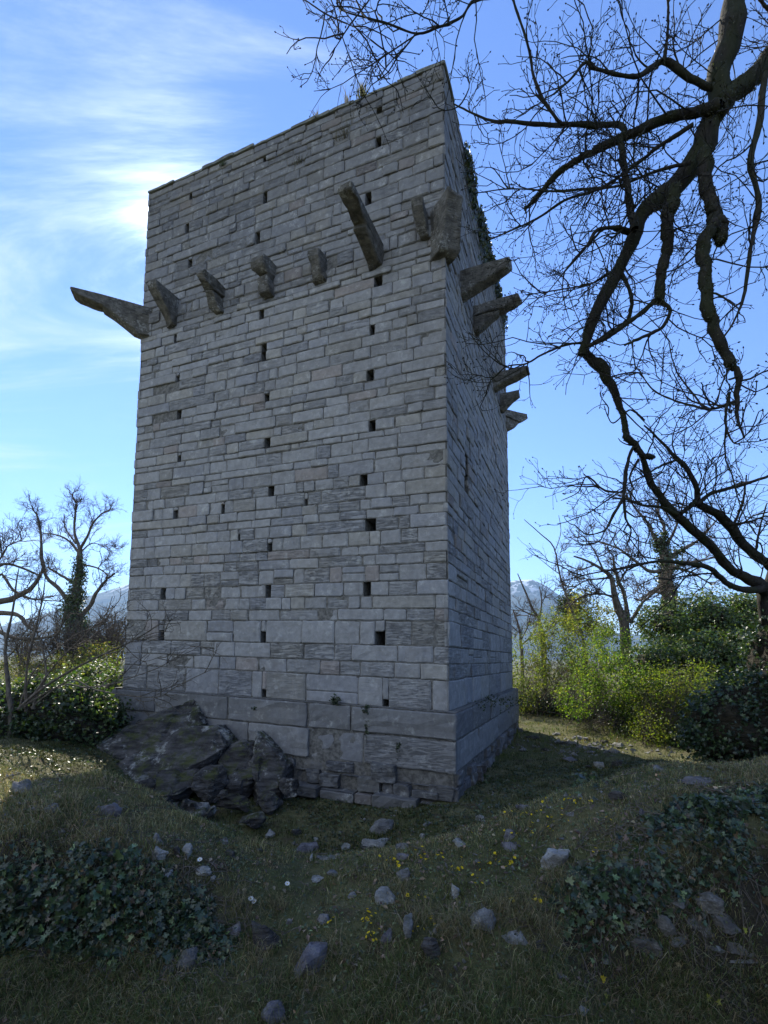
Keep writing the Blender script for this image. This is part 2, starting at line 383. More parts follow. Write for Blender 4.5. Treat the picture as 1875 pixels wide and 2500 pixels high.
ridge_mesh('mountain', [(-900, 1260), (-400, 1330), (-150, 1372), (0, 1356), (90, 1330), (150, 1306), (180, 1290), (230, 1276), (275, 1262), (420, 1215), (600, 1190), (800, 1205), (950, 1235), (1080, 1262), (1110, 1252), (1150, 1250), (1185, 1268), (1215, 1292), (1260, 1335), (1320, 1365), (1500, 1385), (1800, 1360), (2300, 1330)], 4200, 2400, M_MTN, 21, 'blue hazy mountain ridge with traces of snow behind the tower')
# ------------------------------------------------------------------ tower
PHI = -0.3831
U = np.array([math.cos(PHI), math.sin(PHI), 0]); V = np.array([-math.sin(PHI), math.cos(PHI), 0]); UP = np.array([0, 0, 1.0])
TN = np.array([1.0825, 8.499, 0.0]); TA, TB, ZT, ZB = 7.5, 7.92, 11.294, -0.8897
def snap(P, px, py):           # a corner moved sideways so that it stands where the photograph has it
    d = ROT @ np.array([(px - PPX) / FPX, 1.0, -(py - PPY) / FPX]); f = ROT[:, 1]
    return d * (np.dot(P, f) / np.dot(d, f))
Nb, Nt_ = snap(TN + UP * ZB, 1096, 1738), snap(TN + UP * ZT, 1083, 153)
Lb, Lt = snap(TN - TA * U + UP * ZB, 300, 1679), snap(TN - TA * U + UP * ZT, 363, 474)
Rb, Rt = snap(TN + TB * V + UP * ZB, 1252, 1680), snap(TN + TB * V + UP * ZT, 1232, 785)
Bb, Bt = Lb + Rb - Nb, Lt + Rt - Nt_
HT = ZT - ZB
class Face:                    # bilinear wall face: s metres along, h metres up from the ledge
    def __init__(f, b0, b1, t0, t1):
        f.b0, f.b1, f.t0, f.t1 = b0, b1, t0, t1
        f.L = float(np.linalg.norm((b1 - b0)[:2])); e = (b1 - b0); e[2] = 0
        f.n = unit(np.cross(e, UP)); f.e = unit(e)
    def at(f, s, h, d=0.0):
        a = (np.asarray(s) / f.L)[..., None]; k = (np.asarray(h) / HT)[..., None]
        p = (f.b0 * (1 - a) + f.b1 * a) * (1 - k) + (f.t0 * (1 - a) + f.t1 * a) * k
        return p + np.asarray(d)[..., None] * f.n
    def sh(f, dx, dy):
        d = ray(dx, dy); P = hit_plane(d, f.b0, np.cross(f.b1 - f.b0, f.t0 - f.b0))
        s = np.dot(P - f.b0, f.e); return float(s), float(P[2] - f.b0[2] - (f.b1[2] - f.b0[2]) * s / f.L)
FF = Face(Lb.copy(), Nb.copy(), Lt, Nt_); FR = Face(Nb.copy(), Rb.copy(), Nt_, Rt)
FB = Face(Rb.copy(), Bb.copy(), Rt, Bt); FL = Face(Bb.copy(), Lb.copy(), Bt, Lt)

class Acc:
    def __init__(a): a.v = []; a.f = []; a.c = []; a.a = []; a.n = 0
    def add(a, verts, faces, col, alpha=1.0):
        verts = np.asarray(verts).reshape(-1, 3)
        a.v.append(verts); a.f.append(np.asarray(faces) + a.n); a.a.append(np.full(len(verts), alpha)); a.c.append(np.broadcast_to(np.asarray(col, float), (len(verts), 3))); a.n += len(verts)
    def build(a, name, mat, parent=None, smooth=False):
        k = {}
        for f in a.f: k.setdefault(f.shape[1], []).append(f)
        return np_mesh(name, np.concatenate(a.v), [np.concatenate(x) for x in k.values()], mat, parent, np.concatenate(a.c), smooth, np.concatenate(a.a))
_gq = {}
def gridq(nu, nv):
    if (nu, nv) not in _gq:
        i = np.arange(nu * nv).reshape(nv, nu)
        _gq[(nu, nv)] = np.stack([i[:-1, :-1], i[:-1, 1:], i[1:, 1:], i[1:, :-1]], -1).reshape(-1, 4)
    return _gq[(nu, nv)]
R1 = random.Random(3)
def stone_tint(dark=1.0, warm=0.14):
    t = R1.gauss(0.0, 0.05)
    base = np.array([0.258, 0.256, 0.259]) * (1 + t)
    r = R1.random()
    if r < warm: base = base * np.array([1.04, 1.01, 0.94]) * R1.uniform(0.92, 1.06)
    elif r < warm + 0.14: base = base * np.array([0.97, 0.985, 1.03]) * 0.95
    elif r < warm + 0.18: base = base * np.array([1.07, 0.97, 0.91]) * 0.92
    return np.clip(base * dark, 0.04, 0.7)
def block(acc, F, s0, s1, h0, h1, tint, cor0=False, cor1=False, gap=0.0078, prot=None, rough=0.009, back=0.07, off=0.0, amp=0.020, cj=(0.0, 0.0)):
    lamr = R1.random() if h0 < 4 else R1.random() * .75
    w, h = s1 - s0, h1 - h0
    nu = max(4, min(9, int(w / 0.10) + 3)); nv = max(4, min(7, int(h / 0.09) + 3))
    g0 = 0 if cor0 else gap * R1.uniform(0.6, 1.5); g1 = 0 if cor1 else gap * R1.uniform(0.6, 1.5)
    a = np.concatenate([[0], np.linspace(0.03 / max(w, .1), 1 - 0.03 / max(w, .1), nu - 2), [1]])
    b = np.concatenate([[0], np.linspace(0.02 / max(h, .08), 1 - 0.02 / max(h, .08), nv - 2), [1]])
    A, B = np.meshgrid(a, b)
    gv0 = gap * R1.uniform(0.5, 1.4); gv1 = gap * R1.uniform(0.5, 1.4)
    s = s0 + g0 + A * (w - g0 - g1); hh = h0 + gv0 + B * (h - gv0 - gv1)
    # wavering outline
    sd = R1.randrange(9999)
    wob = 0.35 * gap + 0.006
    s = s + wob * 1.6 * fbm(hh * 9 + sd, s * 2.0, 1, 2) * (0 if (cor0 or cor1) else 1)
    hh = hh + wob * 1.6 * fbm(s * 5 + sd, hh * 2.0, 2, 2)
    tilt = R1.gauss(0, 0.004)
    p = R1.gauss(0.0, rough) if prot is None else prot
    d = p + off + tilt * (A - 0.5) * 2 + (amp * min(1, h / 0.3)) * fbm(s * 7 + sd, hh * 9 - sd, 5, 3)
    edge = np.zeros_like(A)
    edge[0, :] = 1; edge[-1, :] = 1
    if not cor0: edge[:, 0] = 1
    if not cor1: edge[:, -1] = 1
    d = d - 0.013 * edge * R1.uniform(0.6, 1.5)
    if cor0: d[:, 0] = off - 0.012 * edge[:, 0] + cj[0]; s[:, 0] -= cj[0]
    if cor1: d[:, -1] = off - 0.012 * edge[:, -1] + cj[1]; s[:, -1] += cj[1]
    # pillow corners knocked off
    for (i, j) in ((0, 0), (0, -1), (-1, 0), (-1, -1)):
        if R1.random() < 0.45 and not (cor0 and j == 0) and not (cor1 and j == -1):
            k = R1.uniform(0.008, 0.03)
            s[i, j] += k * (1 if j == 0 else -1); hh[i, j] += k * 0.6 * (1 if i == 0 else -1)
    front = F.at(s, hh, d)
    nvv, nuu = A.shape
    acc.add(front, gridq(nuu, nvv), tint, lamr)
    ring = np.concatenate([np.stack([s[0, :], hh[0, :]], 1), np.stack([s[1:, -1], hh[1:, -1]], 1), np.stack([s[-1, -2::-1], hh[-1, -2::-1]], 1), np.stack([s[-2:0:-1, 0], hh[-2:0:-1, 0]], 1)])
    rd = np.concatenate([d[0, :], d[1:, -1], d[-1, -2::-1], d[-2:0:-1, 0]])
    n = len(ring)
    o = F.at(ring[:, 0], ring[:, 1], rd); bck = F.at(ring[:, 0], ring[:, 1], np.full(n, off - back))
    i = np.arange(n); j = (i + 1) % n
    acc.add(np.concatenate([o, bck]), np.stack([i, i + n, j + n, j], 1), np.asarray(tint) * 0.9, lamr)

# courses, measured up from the ledge
courses = []
h = 0.0
for c in (0.52, 0.27, 0.30, 0.44, 0.22, 0.24, 0.26, 0.30, 0.20):
    courses.append((h, h + c)); h += c
while h < HT - 0.12:
    c = R1.choice((0.13, 0.15, 0.17, 0.18, 0.19, 0.20, 0.21, 0.22, 0.24, 0.27))
    if HT - 0.02 - h - c < 0.12: c = HT - h
    c = min(c, HT - h); courses.append((h, h + c)); h += c

holes_F = [(824, 236, 12, 18), (822, 315, 11, 22), (800, 415, 12, 20), (575, 342, 7, 10), (576, 415, 9, 16), (560, 507, 9, 16), (407, 485, 8, 16), (413, 557, 9, 14), (415, 415, 7, 10), (912, 490, 8, 20), (820, 611, 16, 20), (807, 713, 9, 14),
           (567, 683, 10, 14), (578, 858, 10, 12), (802, 812, 14, 16), (381, 733, 8, 14), (386, 815, 6, 8), (387, 898, 11, 12), (806, 917, 13, 18), (579, 955, 13, 16), (388, 988, 8, 10), (787, 1046, 15, 22), (586, 1070, 13, 18), (380, 1094, 10, 14), (482, 1101, 8, 16), (662, 1083, 6, 10),
           (801, 1141, 22, 18), (584, 1162, 9, 14), (518, 1153, 6, 8), (793, 1270, 15, 22), (579, 1277, 12, 18), (352, 1283, 13, 20), (821, 1381, 20, 22), (568, 1378, 12, 18), (348, 1373, 13, 16), (833, 1483, 12, 12), (570, 1467, 10, 14)]
def hole_table(F, lst, slits):
    tab = {}
    for x, y, w, hh in lst:
        s, z = F.sh(x, y); ppm = FPX / KD / np.dot(F.at(s, z), ROT[:, 1])
        for k, (a, b) in enumerate(courses):
            if a <= z < b: tab.setdefault(k, []).append((s - 1.15 * w / ppm / 2, s + 1.15 * w / ppm / 2, max(.13, 1.3 * hh / ppm)))
    for x, y0, y1, wm in slits:
        s, z1 = F.sh(x, y0); _, z0 = F.sh(x, y1)
        for k, (a, b) in enumerate(courses):
            if min(b, z1) - max(a, z0) > 0.45 * (b - a): tab.setdefault(k, []).append((s - wm / 2, s + wm / 2, 9.0))
    return tab
tabF = hole_table(FF, holes_F, [(573, 736, 776, 0.13)])
tabR = hole_table(FR, [(1010, 1050, 4, 8), (1040, 1310, 3, 8), (1052, 1350, 3, 8)], [(1009, 984, 1062, 0.34)])
HC = 8.42     # height of the corbel course above the ledge
stone = Acc(); mortar = Acc()
CJ = {(c, k): R1.choice((0, .004, -.008, -.016, -.028, .006, -.004)) for c in range(4) for k in range(len(courses))}
def lay(F, tab, seedwarm, ci):
    for k, (a, b) in enumerate(courses):
        ex = sorted(tab.get(k, []))
        spans = []; x = 0.0
        for e0, e1, _h in ex:
            if e0 > x: spans.append((x, e0))
            x = max(x, e1)
        spans.append((x, F.L))
        hgt = b - a
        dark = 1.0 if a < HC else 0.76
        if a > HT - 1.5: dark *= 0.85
        ctone = R1.gauss(1, 0.03)
        for (p0, p1) in spans:
            q0 = p0
            mortar.add(F.at(np.array([p0, p1, p1, p0]), np.array([a, a, b, b]), np.full(4, -0.024)), [[0, 1, 2, 3]], (1, 1, 1))
            while q0 < p1 - 1e-6:
                if a < 1.6: L = R1.uniform(0.45, 1.25) * (1.0 if hgt > 0.35 else 0.75)
                else: L = max(0.16, R1.lognormvariate(math.log(0.46), 0.40))
                if p1 - q0 - L < 0.2: L = p1 - q0
                q1 = q0 + L
                c0 = q0 < 1e-6; c1 = q1 > F.L - 1e-6
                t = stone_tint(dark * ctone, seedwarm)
                if hgt > 0.27 and R1.random() < 0.22 and not (c0 or c1):
                    m = a + hgt * R1.uniform(0.4, 0.6)
                    block(stone, F, q0, q1, a, m, t); block(stone, F, q0, q1, m, b, stone_tint(dark * ctone, seedwarm))
                else:
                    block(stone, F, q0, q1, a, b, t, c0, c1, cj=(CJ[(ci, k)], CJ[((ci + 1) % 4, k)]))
                q0 = q1
        for e0, e1, eh in ex:
            if eh < hgt - .06: block(stone, F, e0 - .004, e1 + .004, a + eh, b, stone_tint(dark * ctone, seedwarm))      # the pocket behind an open putlog hole
            c = F.at(np.array([e0, e1, e1, e0]), np.array([a, a, b, b]), np.full(4, -0.024)); dk = F.at(np.array([e0, e1, e1, e0]), np.array([a, a, b, b]), np.full(4, -0.55))
            mortar.add(np.concatenate([c, dk]), [[0, 1, 5, 4], [1, 2, 6, 5], [2, 3, 7, 6], [3, 0, 4, 7], [4, 5, 6, 7]], (1, 1, 1))
lay(FF, tabF, 0.13, 0); lay(FR, tabR, 0.2, 1); lay(FB, {}, 0.13, 2); lay(FL, {}, 0.13, 3)

tower = tag(empty('tower', tuple((Nb + Bb) / 2 - np.array([0, 0, 1.3]))), 'tall square medieval tower of grey coursed stone with projecting corbels', 'tower')
w = stone.build('wall', M_WALL, tower); local(w, tower)
mo = mortar.build('mortar', M_MORTAR, tower); local(mo, tower)
# coping: flat weathered slabs round the top edge, then the roof slab inside them
cop = Acc()
def slab(acc, F, s0, s1, z0, z1, out_, inn, tint):
    nu = max(3, int((s1 - s0) / 0.12) + 2)
    ss = np.linspace(s0 + 0.008, s1 - 0.008, nu); k = np.arange(nu); sd = R1.randrange(999)
    jit = 0.018 * fbm(ss * 6 + sd, ss * 0 + sd, 4, 2); jz = 0.02 * fbm(ss * 5 - sd, ss * 0, 6, 2)
    r = [F.at(ss, np.full(nu, z0), -inn + 0 * ss), F.at(ss, np.full(nu, z0), out_ + jit), F.at(ss, z1 - 0.02 + jz, out_ + jit + 0.005), F.at(ss, z1 + jz, out_ + jit - 0.03), F.at(ss, z1 + jz, -inn + 0 * ss)]
    vv = np.stack(r, 1)   # nu,5,3
    ii = np.arange(nu * 5).reshape(nu, 5)
    qs = [np.stack([ii[:-1, m], ii[:-1, (m + 1) % 5], ii[1:, (m + 1) % 5], ii[1:, m]], 1) for m in range(5)]
    acc.add(vv, np.concatenate(qs), tint)
    acc.add(vv[0], [[0, 1, 2, 3, 4]], tint); acc.add(vv[-1], [[4, 3, 2, 1, 0]], tint)
for F in (FF, FR, FB, FL):
    s = 0.0
    while s < F.L - 0.01:
        e = min(F.L, s + R1.uniform(0.3, 1.0))
        if F.L - e < 0.3: e = F.L
        slab(cop, F, s, e, HT + 0.003, HT + R1.uniform(0.06, 0.09), 0.012 + R1.uniform(-0.02, 0.02), 0.55, stone_tint(0.95, 0.25) * np.array([0.95, 1.0, 0.86])); s = e
o = cop.build('coping', M_WALL, tower); local(o, tower)
rf = Acc(); rf.add(np.array([Lt, Nt_, Rt, Bt]) + np.array([0, 0, -0.02]), [[0, 1, 2, 3]], (0.2, 0.2, 0.18)); o = rf.build('roof', M_MORTAR, tower); local(o, tower)

# plinth: two courses of very large blocks, standing a little proud of the wall
class Sub(Face):
    def __init__(f, base, out0, out1, d):
        f.__dict__.update(base.__dict__); f.n0 = out0; f.n1 = out1; f.dd = d
    def at(f, s, h, d=0.0):
        a = (np.asarray(s) / f.L)[..., None]
        p = (f.b0 * (1 - a) + f.b1 * a) + np.asarray(h)[..., None] * UP
        mit = f.n0 * (1 - a) + f.n1 * a
        return p + np.asarray(d)[..., None] * f.n + f.dd * mit
plinth = Acc(); pmort = Acc()
nF, nR, nB, nL = FF.n, FR.n, FB.n, FL.n
def ring(d): return [Sub(FF, nL + nF, nF + nR, d), Sub(FR, nF + nR, nR + nB, d), Sub(FB, nR + nB, nB + nL, d), Sub(FL, nB + nL, nL + nF, d)]
pd = 0.15
for fi, F in enumerate(ring(pd)):
    for (a, b, Ls) in ((-0.46, 0.0, (0.8, 2.2)), (-1.00, -0.46, (0.9, 2.6))):
        q0 = 0.0; first = True
        spec = None
        if fi == 0: spec = [0.85, 1.5, 0.0, 1.35, 2.0, 0.9] if a < -0.9 else None
        while q0 < F.L - 1e-6:
            L = R1.uniform(*Ls)
            if F.L - q0 - L < 0.6: L = F.L - q0
            q1 = q0 + L
            block(plinth, F, q0, q1, a, b, stone_tint(0.62 if a > -0.5 else 0.80, 0.05), q0 < 1e-6, q1 > F.L - 1e-6, gap=0.016, rough=0.014, back=0.12, amp=.035)
            q0 = q1
    pmort.add(F.at(np.array([0, F.L, F.L, 0]), np.array([-1.6, -1.6, 0, 0]), np.full(4, -0.035)), [[0, 1, 2, 3]], (1, 1, 1))
    # sloping top of the ledge back to the wall
    pmort.add(np.concatenate([F.at(np.array([0, F.L]), np.zeros(2), np.full(2, -0.02)), F.at(np.array([F.L, 0]), np.full(2, 0.012), np.full(2, -0.22))]), [[0, 1, 2, 3]], (1, 1, 1))
o = plinth.build('plinth', M_WALL, tower); local(o, tower)
o = pmort.build('plinth_mortar', M_MORTAR, tower); local(o, tower)
# rough foundation courses, stepping out towards the ground
fnd = Acc()
for fi, F in enumerate(ring(0.0)):
    for (a, b, offs, Ls, jit) in ((-1.20, -1.00, 0.12, (0.18, 0.65), 0.08), (-1.45, -1.20, 0.20, (0.18, 0.6), 0.09), (-1.64, -1.45, 0.34, (0.3, 0.9), 0.07), (-1.82, -1.64, 0.30, (0.14, 0.36), 0.06), (-2.1, -1.82, 0.30, (0.14, 0.36), 0.07)):
        q0 = 0.0 - offs
        end = F.L + offs
        G = Sub(F, np.zeros(3), np.zeros(3), 0.0)
        while q0 < end - 1e-6:
            L = R1.uniform(*Ls)
            if end - q0 - L < Ls[0] * 0.6: L = end - q0
            q1 = q0 + L; dv = R1.gauss(0, 0.035)
            block(fnd, G, q0, q1, a + dv * 0.5, b + R1.gauss(0, 0.035), stone_tint(0.5, 0.1), False, False, gap=0.018, prot=R1.gauss(0, jit), back=0.5, off=offs, amp=.075)
            # top of the stone (it is seen from above)
            zz = b - 0.014
            tp = G.at(np.array([q0 + .02, q1 - .02, q1 - .02, q0 + .02]), np.array([zz, zz, zz + .01, zz + .01]), np.array([offs - .02, offs - .02, 0.02, 0.02]))
            fnd.add(tp, [[0, 1, 2, 3]], stone_tint(0.5, 0.1))
            q0 = q1
o = fnd.build('foundation', M_WALL, tower); local(o, tower)

# corbels
def corbel(P, dirn, width, prof, seed, slab_from=None):
    """P: bottom of the corbel on the wall; prof: list of stones, each a polygon of (out, up)"""
    side = unit(np.cross(dirn, UP))
    bm = bmesh.new(); r = random.Random(seed)
    for st, wd in prof:
        ring0 = []; ring1 = []
        for (a, z) in st:
            for sgn, lst in ((-1, ring0), (1, ring1)):
                j = np.array([r.gauss(0, .022) for _ in range(3)])
                lst.append(bm.verts.new(P + dirn * a + UP * z + side * (sgn * wd / 2) + j))
        n = len(st)
        bm.faces.new(ring0[::-1]); bm.faces.new(ring1)
        for i in range(n): bm.faces.new((ring0[i], ring0[(i + 1) % n], ring1[(i + 1) % n], ring1[i]))
    bmesh.ops.recalc_face_normals(bm, faces=bm.faces)
    bmesh.ops.triangulate(bm, faces=[f for f in bm.faces if len(f.verts) > 4])
    bmesh.ops.bevel(bm, geom=[e for e in bm.edges if e.is_manifold and e.calc_face_angle(0) > 0.5], offset=0.018, segments=1, affect='EDGES')
    bmesh.ops.subdivide_edges(bm, edges=[e for e in bm.edges if e.calc_length() > 0.09], cuts=2, use_grid_fill=True)
    for v in bm.verts:
        nn = mnoise.noise_vector(v.co * 7.0 + Vector((seed, 0, 0))); v.co += nn * 0.020 + mnoise.noise_vector(v.co * 19) * .007
        v.co += mnoise.noise_vector(v.co * 2.2) * 0.03
    o = bm_obj('corbel', bm, M_CORBEL, tower); local(o, tower); return o
def bracket(w, h, lo=0.6, slabw=1.08):
    """a tapering bracket below and a longer slab on top"""
    hs = h * lo
    return [([(-.3, 0.0), (0.05, 0.0), (0.14, 0.05), (min(w * .55, w - .1), hs - .05), (min(w * .55, w - .1), hs), (-.3, hs)], 1.0),
            ([(-.3, hs + .004), (min(w * .62, w - .05), hs + .004), (w * .88, h - (h - hs) * .62), (w, h - .09), (w - .02, h), (-.3, h)], slabw)]
def single(w, h):
    return [([(-.3, 0.0), (0.06, 0.0), (0.16, .06), (w - .04, h - .16), (w, h - .10), (w, h), (-.3, h)], 1.0)]
def put(F, s, h, w, hh, wd, style, seed, dirn=None):
    P = F.at(np.array(s), np.array(h), np.array(0.0)); dirn = F.n if dirn is None else unit(dirn)
    pr = bracket(w, hh, .70) if style == 3 else bracket(w, hh) if style == 2 else single(w, hh)
    return corbel(P, dirn, wd, [(a, b * wd) for a, b in pr], seed)
hc = HC - 0.0
put(FF, 0.99, hc, 0.66, 0.68, 0.25, 1, 1)
c_ = put(FF, 2.34, hc, 0.64, 0.56, 0.22, 2, 2)
put(FF, 3.63, hc, 0.40, 0.68, 0.27, 2, 3)
put(FF, 4.88, hc, 0.30, 0.52, 0.22, 1, 4)
c_ = put(FF, 6.12, hc - .03, 1.40, 0.42, 0.27, 2, 5); c_['label'] = 'longest corbel, its upper slab jutting far out'
put(FR, 1.40, hc - .05, 1.00, 0.55, 0.27, 1, 6)
put(FR, 2.68, hc - .03, 1.05, 0.66, 0.27, 2, 7)
put(FR, 5.30, hc - .03, 0.95, 0.47, 0.27, 1, 8)
put(FR, 6.55, hc - .03, 0.55, 0.50, 0.27, 1, 9)
put(FF, 0.0, hc - .02, 1.48, 0.74, 0.34, 3, 10, nF + nL)
put(FF, FF.L, hc - .22, 0.40, 0.98, 0.35, 1, 11, nF + nR)
put(FF, FF.L - 0.42, hc + .25, 0.40, 0.55, 0.2, 1, 14)
put(FR, FR.L, hc - .05, 0.70, 0.62, 0.34, 2, 12, nR + nB)
put(FB, FB.L, hc - .05, 0.9, 0.62, 0.34, 2, 13, nB + nL)
# ------------------------------------------------------------------ plant builders
def c2(x, y): return ((700 + x / 1.412) / KD, (y / 1.412) / KD)
def c3(x, y): return ((1000 + x / 1.896) / KD, (500 + y / 1.896) / KD)
def c5(x, y): return ((x / 2.37) / KD, (1150 + y / 2.37) / KD)
def c6(x, y): return ((1000 + x / 1.896) / KD, (1300 + y / 1.896) / KD)
CS = {'2': (c2, 1.412), '3': (c3, 1.896), '5': (c5, 2.37), '6': (c6, 1.896)}
def limb(cs, pts, Y0, Y1=None):
    """pts: (x, y, width) measured on an enlarged part of the photograph; Y0..Y1 the limb's distance"""
    f, sc = CS[cs]; Y1 = Y0 if Y1 is None else Y1
    n = len(pts); P = []; R_ = []
    for i, (x, y, w_) in enumerate(pts):
        Y = Y0 + (Y1 - Y0) * i / max(1, n - 1); p = pt(*f(x, y), Y); P.append(p); R_.append(0.5 * w_ / sc * Y / FPX)
    return np.array(P), np.array(R_)
def smooth_poly(P, R_, K):
    """Catmull-Rom resample to K points"""
    n = len(P); t = np.linspace(0, n - 1, K); i = np.minimum(t.astype(int), n - 2); f = (t - i)[:, None]
    g = lambda k: P[np.clip(k, 0, n - 1)]
    p0, p1, p2, p3 = g(i - 1), g(i), g(i + 1), g(i + 2)
    q_ = 0.5 * (2 * p1 + (p2 - p0) * f + (2 * p0 - 5 * p1 + 4 * p2 - p3) * f ** 2 + (3 * p1 - p0 - 3 * p2 + p3) * f ** 3)
    return q_, np.interp(t, np.arange(n), R_)
def tubes(Pm, Rm, sides):
    """Pm (M,K,3), Rm (M,K) -> verts, quads"""
    M, K, _ = Pm.shape
    T = np.empty_like(Pm); T[:, 1:-1] = Pm[:, 2:] - Pm[:, :-2]; T[:, 0] = Pm[:, 1] - Pm[:, 0]; T[:, -1] = Pm[:, -1] - Pm[:, -2]
    T = unit(T)
    m = unit(Pm[:, -1] - Pm[:, 0]); ref = np.where(np.abs(m[:, 2:3]) < 0.8, np.array([[0, 0, 1.0]]), np.array([[0.9, 0.43, 0.0]]))
    A = unit(np.cross(T, ref[:, None, :])); B = np.cross(T, A)
    an = np.arange(sides) * 2 * np.pi / sides
    ringv = Pm[:, :, None, :] + Rm[:, :, None, None] * (A[:, :, None, :] * np.cos(an)[:, None] + B[:, :, None, :] * np.sin(an)[:, None])
    v = ringv.reshape(-1, 3)
    ii = np.arange(M * K * sides).reshape(M, K, sides); jj = np.roll(ii, -1, 2)
    f = np.stack([ii[:, :-1], jj[:, :-1], jj[:, 1:], ii[:, 1:]], -1).reshape(-1, 4)
    return v, f
def sprout(Pm, Rm, per, lr, ang, K, r0, tip=0.45, up=0.15, wig=0.5, tmin=0.2, rnd=None, tpow=1.0):
    """children twigs of a batch of parent branches; lr in metres"""
    rnd = rnd or rng
    M, Kp, _ = Pm.shape
    L = np.linalg.norm(np.diff(Pm, axis=1), axis=2).sum(1)
    cnt = rnd.poisson(np.clip(per * L, 0, 400)) if per > 0 else np.full(M, int(-per))
    idx = np.repeat(np.arange(M), cnt); n = len(idx)
    if n == 0: return np.zeros((0, K, 3)), np.zeros((0, K))
    t = (tmin + (1 - tmin) * rnd.random(n) ** tpow) * (Kp - 1); i = np.minimum(t.astype(int), Kp - 2); f = (t - i)[:, None]
    p = Pm[idx, i] * (1 - f) + Pm[idx, i + 1] * f; tg = unit(Pm[idx, i + 1] - Pm[idx, i]); pr = (Rm[idx, i] * (1 - f[:, 0]) + Rm[idx, i + 1] * f[:, 0])
    rv = unit(rnd.normal(size=(n, 3))); perp = unit(rv - (rv * tg).sum(1, keepdims=True) * tg)
    a = rnd.uniform(*ang, size=n)[:, None]
    d = unit(tg * np.cos(a) + perp * np.sin(a) + np.array([0, 0, up]))
    ln = rnd.uniform(*lr, size=n) * (1.15 - 0.5 * t / (Kp - 1))
    seg = (ln / (K - 1))[:, None]
    out_ = np.empty((n, K, 3)); out_[:, 0] = p
    for k in range(1, K):
        d = unit(d + wig * rnd.normal(size=(n, 3)) * 0.5 + np.array([0, 0, up * 0.5]))
        out_[:, k] = out_[:, k - 1] + d * seg
    r_s = np.minimum(r0 * rnd.uniform(0.7, 1.25, n), pr * 0.9)
    rad = r_s[:, None] * np.linspace(1, tip, K)[None]
    return out_, rad
class Wood:
    def __init__(s): s.v = []; s.f = []; s.n = 0
    def add(s, v, f):
        if len(v) == 0: return
        s.v.append(v); s.f.append(f + s.n); s.n += len(v)
    def build(s, name, mat, parent=None):
        return np_mesh(name, np.concatenate(s.v), [np.concatenate(s.f)], mat, parent, None, True)
def rough_limb(Pk, Rk, seed, amp=0.15):
    n = len(Pk); k = np.arange(n)
    Rn = Rk * (1 + amp * 2 * fbm(k * 0.55 + seed * 7.7, k * 0.0 + seed, seed, 3))
    off = np.stack([fbm(k * 0.6 + seed, k * 0.0 + 3.3 * j, seed + j, 2) for j in range(3)], 1)
    return Pk + off * Rk[:, None] * 0.55, Rn
def limbs_to(wood, limbs, K=26, sides=8):
    Ps = []; Rs = []
    for i, (P, R_) in enumerate(limbs):
        a, b = smooth_poly(P, R_, K); a, b = rough_limb(a, b, i + 1); Ps.append(a); Rs.append(b)
    Ps = np.array(Ps); Rs = np.array(Rs); wood.add(*tubes(Ps, Rs, sides)); return Ps, Rs
def twigs(wood, Ps, Rs, levels, rnd, buds=None):
    cur = (Ps, Rs); allp = []
    pool = [cur]
    for L in levels:
        nxt = sprout(cur[0], cur[1], L['per'], L['len'], L.get('ang', (0.5, 1.1)), L.get('K', 5), L['r'], L.get('tip', .5), L.get('up', .1), L.get('wig', .5), L.get('tmin', .15), rnd)
        if len(nxt[0]) == 0: break
        wood.add(*tubes(nxt[0], nxt[1], L.get('sides', 3))); cur = nxt; allp.append(nxt)
    if buds and len(allp):
        E_ = np.concatenate([a[0][:, -1] for a in allp[-2:]]); D_ = unit(np.concatenate([a[0][:, -1] - a[0][:, -2] for a in allp[-2:]]))
        kk = rnd.random(len(E_)) < buds[1]; E_, D_ = E_[kk], D_[kk]; n = len(E_)
        r_ = buds[0] * rnd.uniform(0.7, 1.3, n)
        Pm = np.stack([E_ - D_ * r_[:, None] * 0.3, E_ + D_ * r_[:, None] * 0.8, E_ + D_ * r_[:, None] * 2.2], 1); Rm = np.stack([r_ * .5, r_, r_ * .15], 1)
        wood.add(*tubes(Pm, Rm, 4))
    return allp

IVY2 = np.array([(0, 0), (.30, -.14), (.52, .04), (.30, .17), (.44, .48), (.17, .43), (0, .88)])
KITE2 = np.array([(0, 0), (.30, .38), (0, 1.0)])
def leaves(name, C, N, size, col, mat, parent=None, shape='kite', fold=0.25, droop=None, rnd=None):
    rnd = rnd or rng
    n = len(C); N = unit(N)
    rv = rnd.normal(size=(n, 3))
    if droop is not None: rv = rv * 0.6 + np.array([0, 0, -droop])
    T = unit(rv - (rv * N).sum(1, keepdims=True) * N); B = np.cross(N, T)
    half = IVY2 if shape == 'ivy' else KITE2
    m = len(half); inner = half[1:-1]
    pts = np.concatenate([half, inner * np.array([-1, 1])])      # base.. tip, then mirrored inner points
    k = len(pts)
    zf = np.abs(pts[:, 0]) * fold - 0.15 * pts[:, 1] ** 2
    sz = np.asarray(size)[:, None, None] * np.ones((n, 1, 1))
    v = C[:, None, :] + sz * (B[:, None, :] * pts[None, :, 0:1] + T[:, None, :] * (pts[None, :, 1:2] - 0.4) + N[:, None, :] * zf[None, :, None])
    right = list(range(m)); left = [m - 1] + list(range(k - 1, m - 1, -1)) + [0]
    left = [0, m - 1] + list(range(k - 1, m - 1, -1))
    base = (np.arange(n) * k)[:, None]
    fg = [base + np.array(right)[None, :], base + np.array(left)[None, :]]
    cc = np.repeat(np.asarray(col)[:, None, :], k, 1).reshape(-1, 3)
    return np_mesh(name, v.reshape(-1, 3), fg, mat, parent, cc)
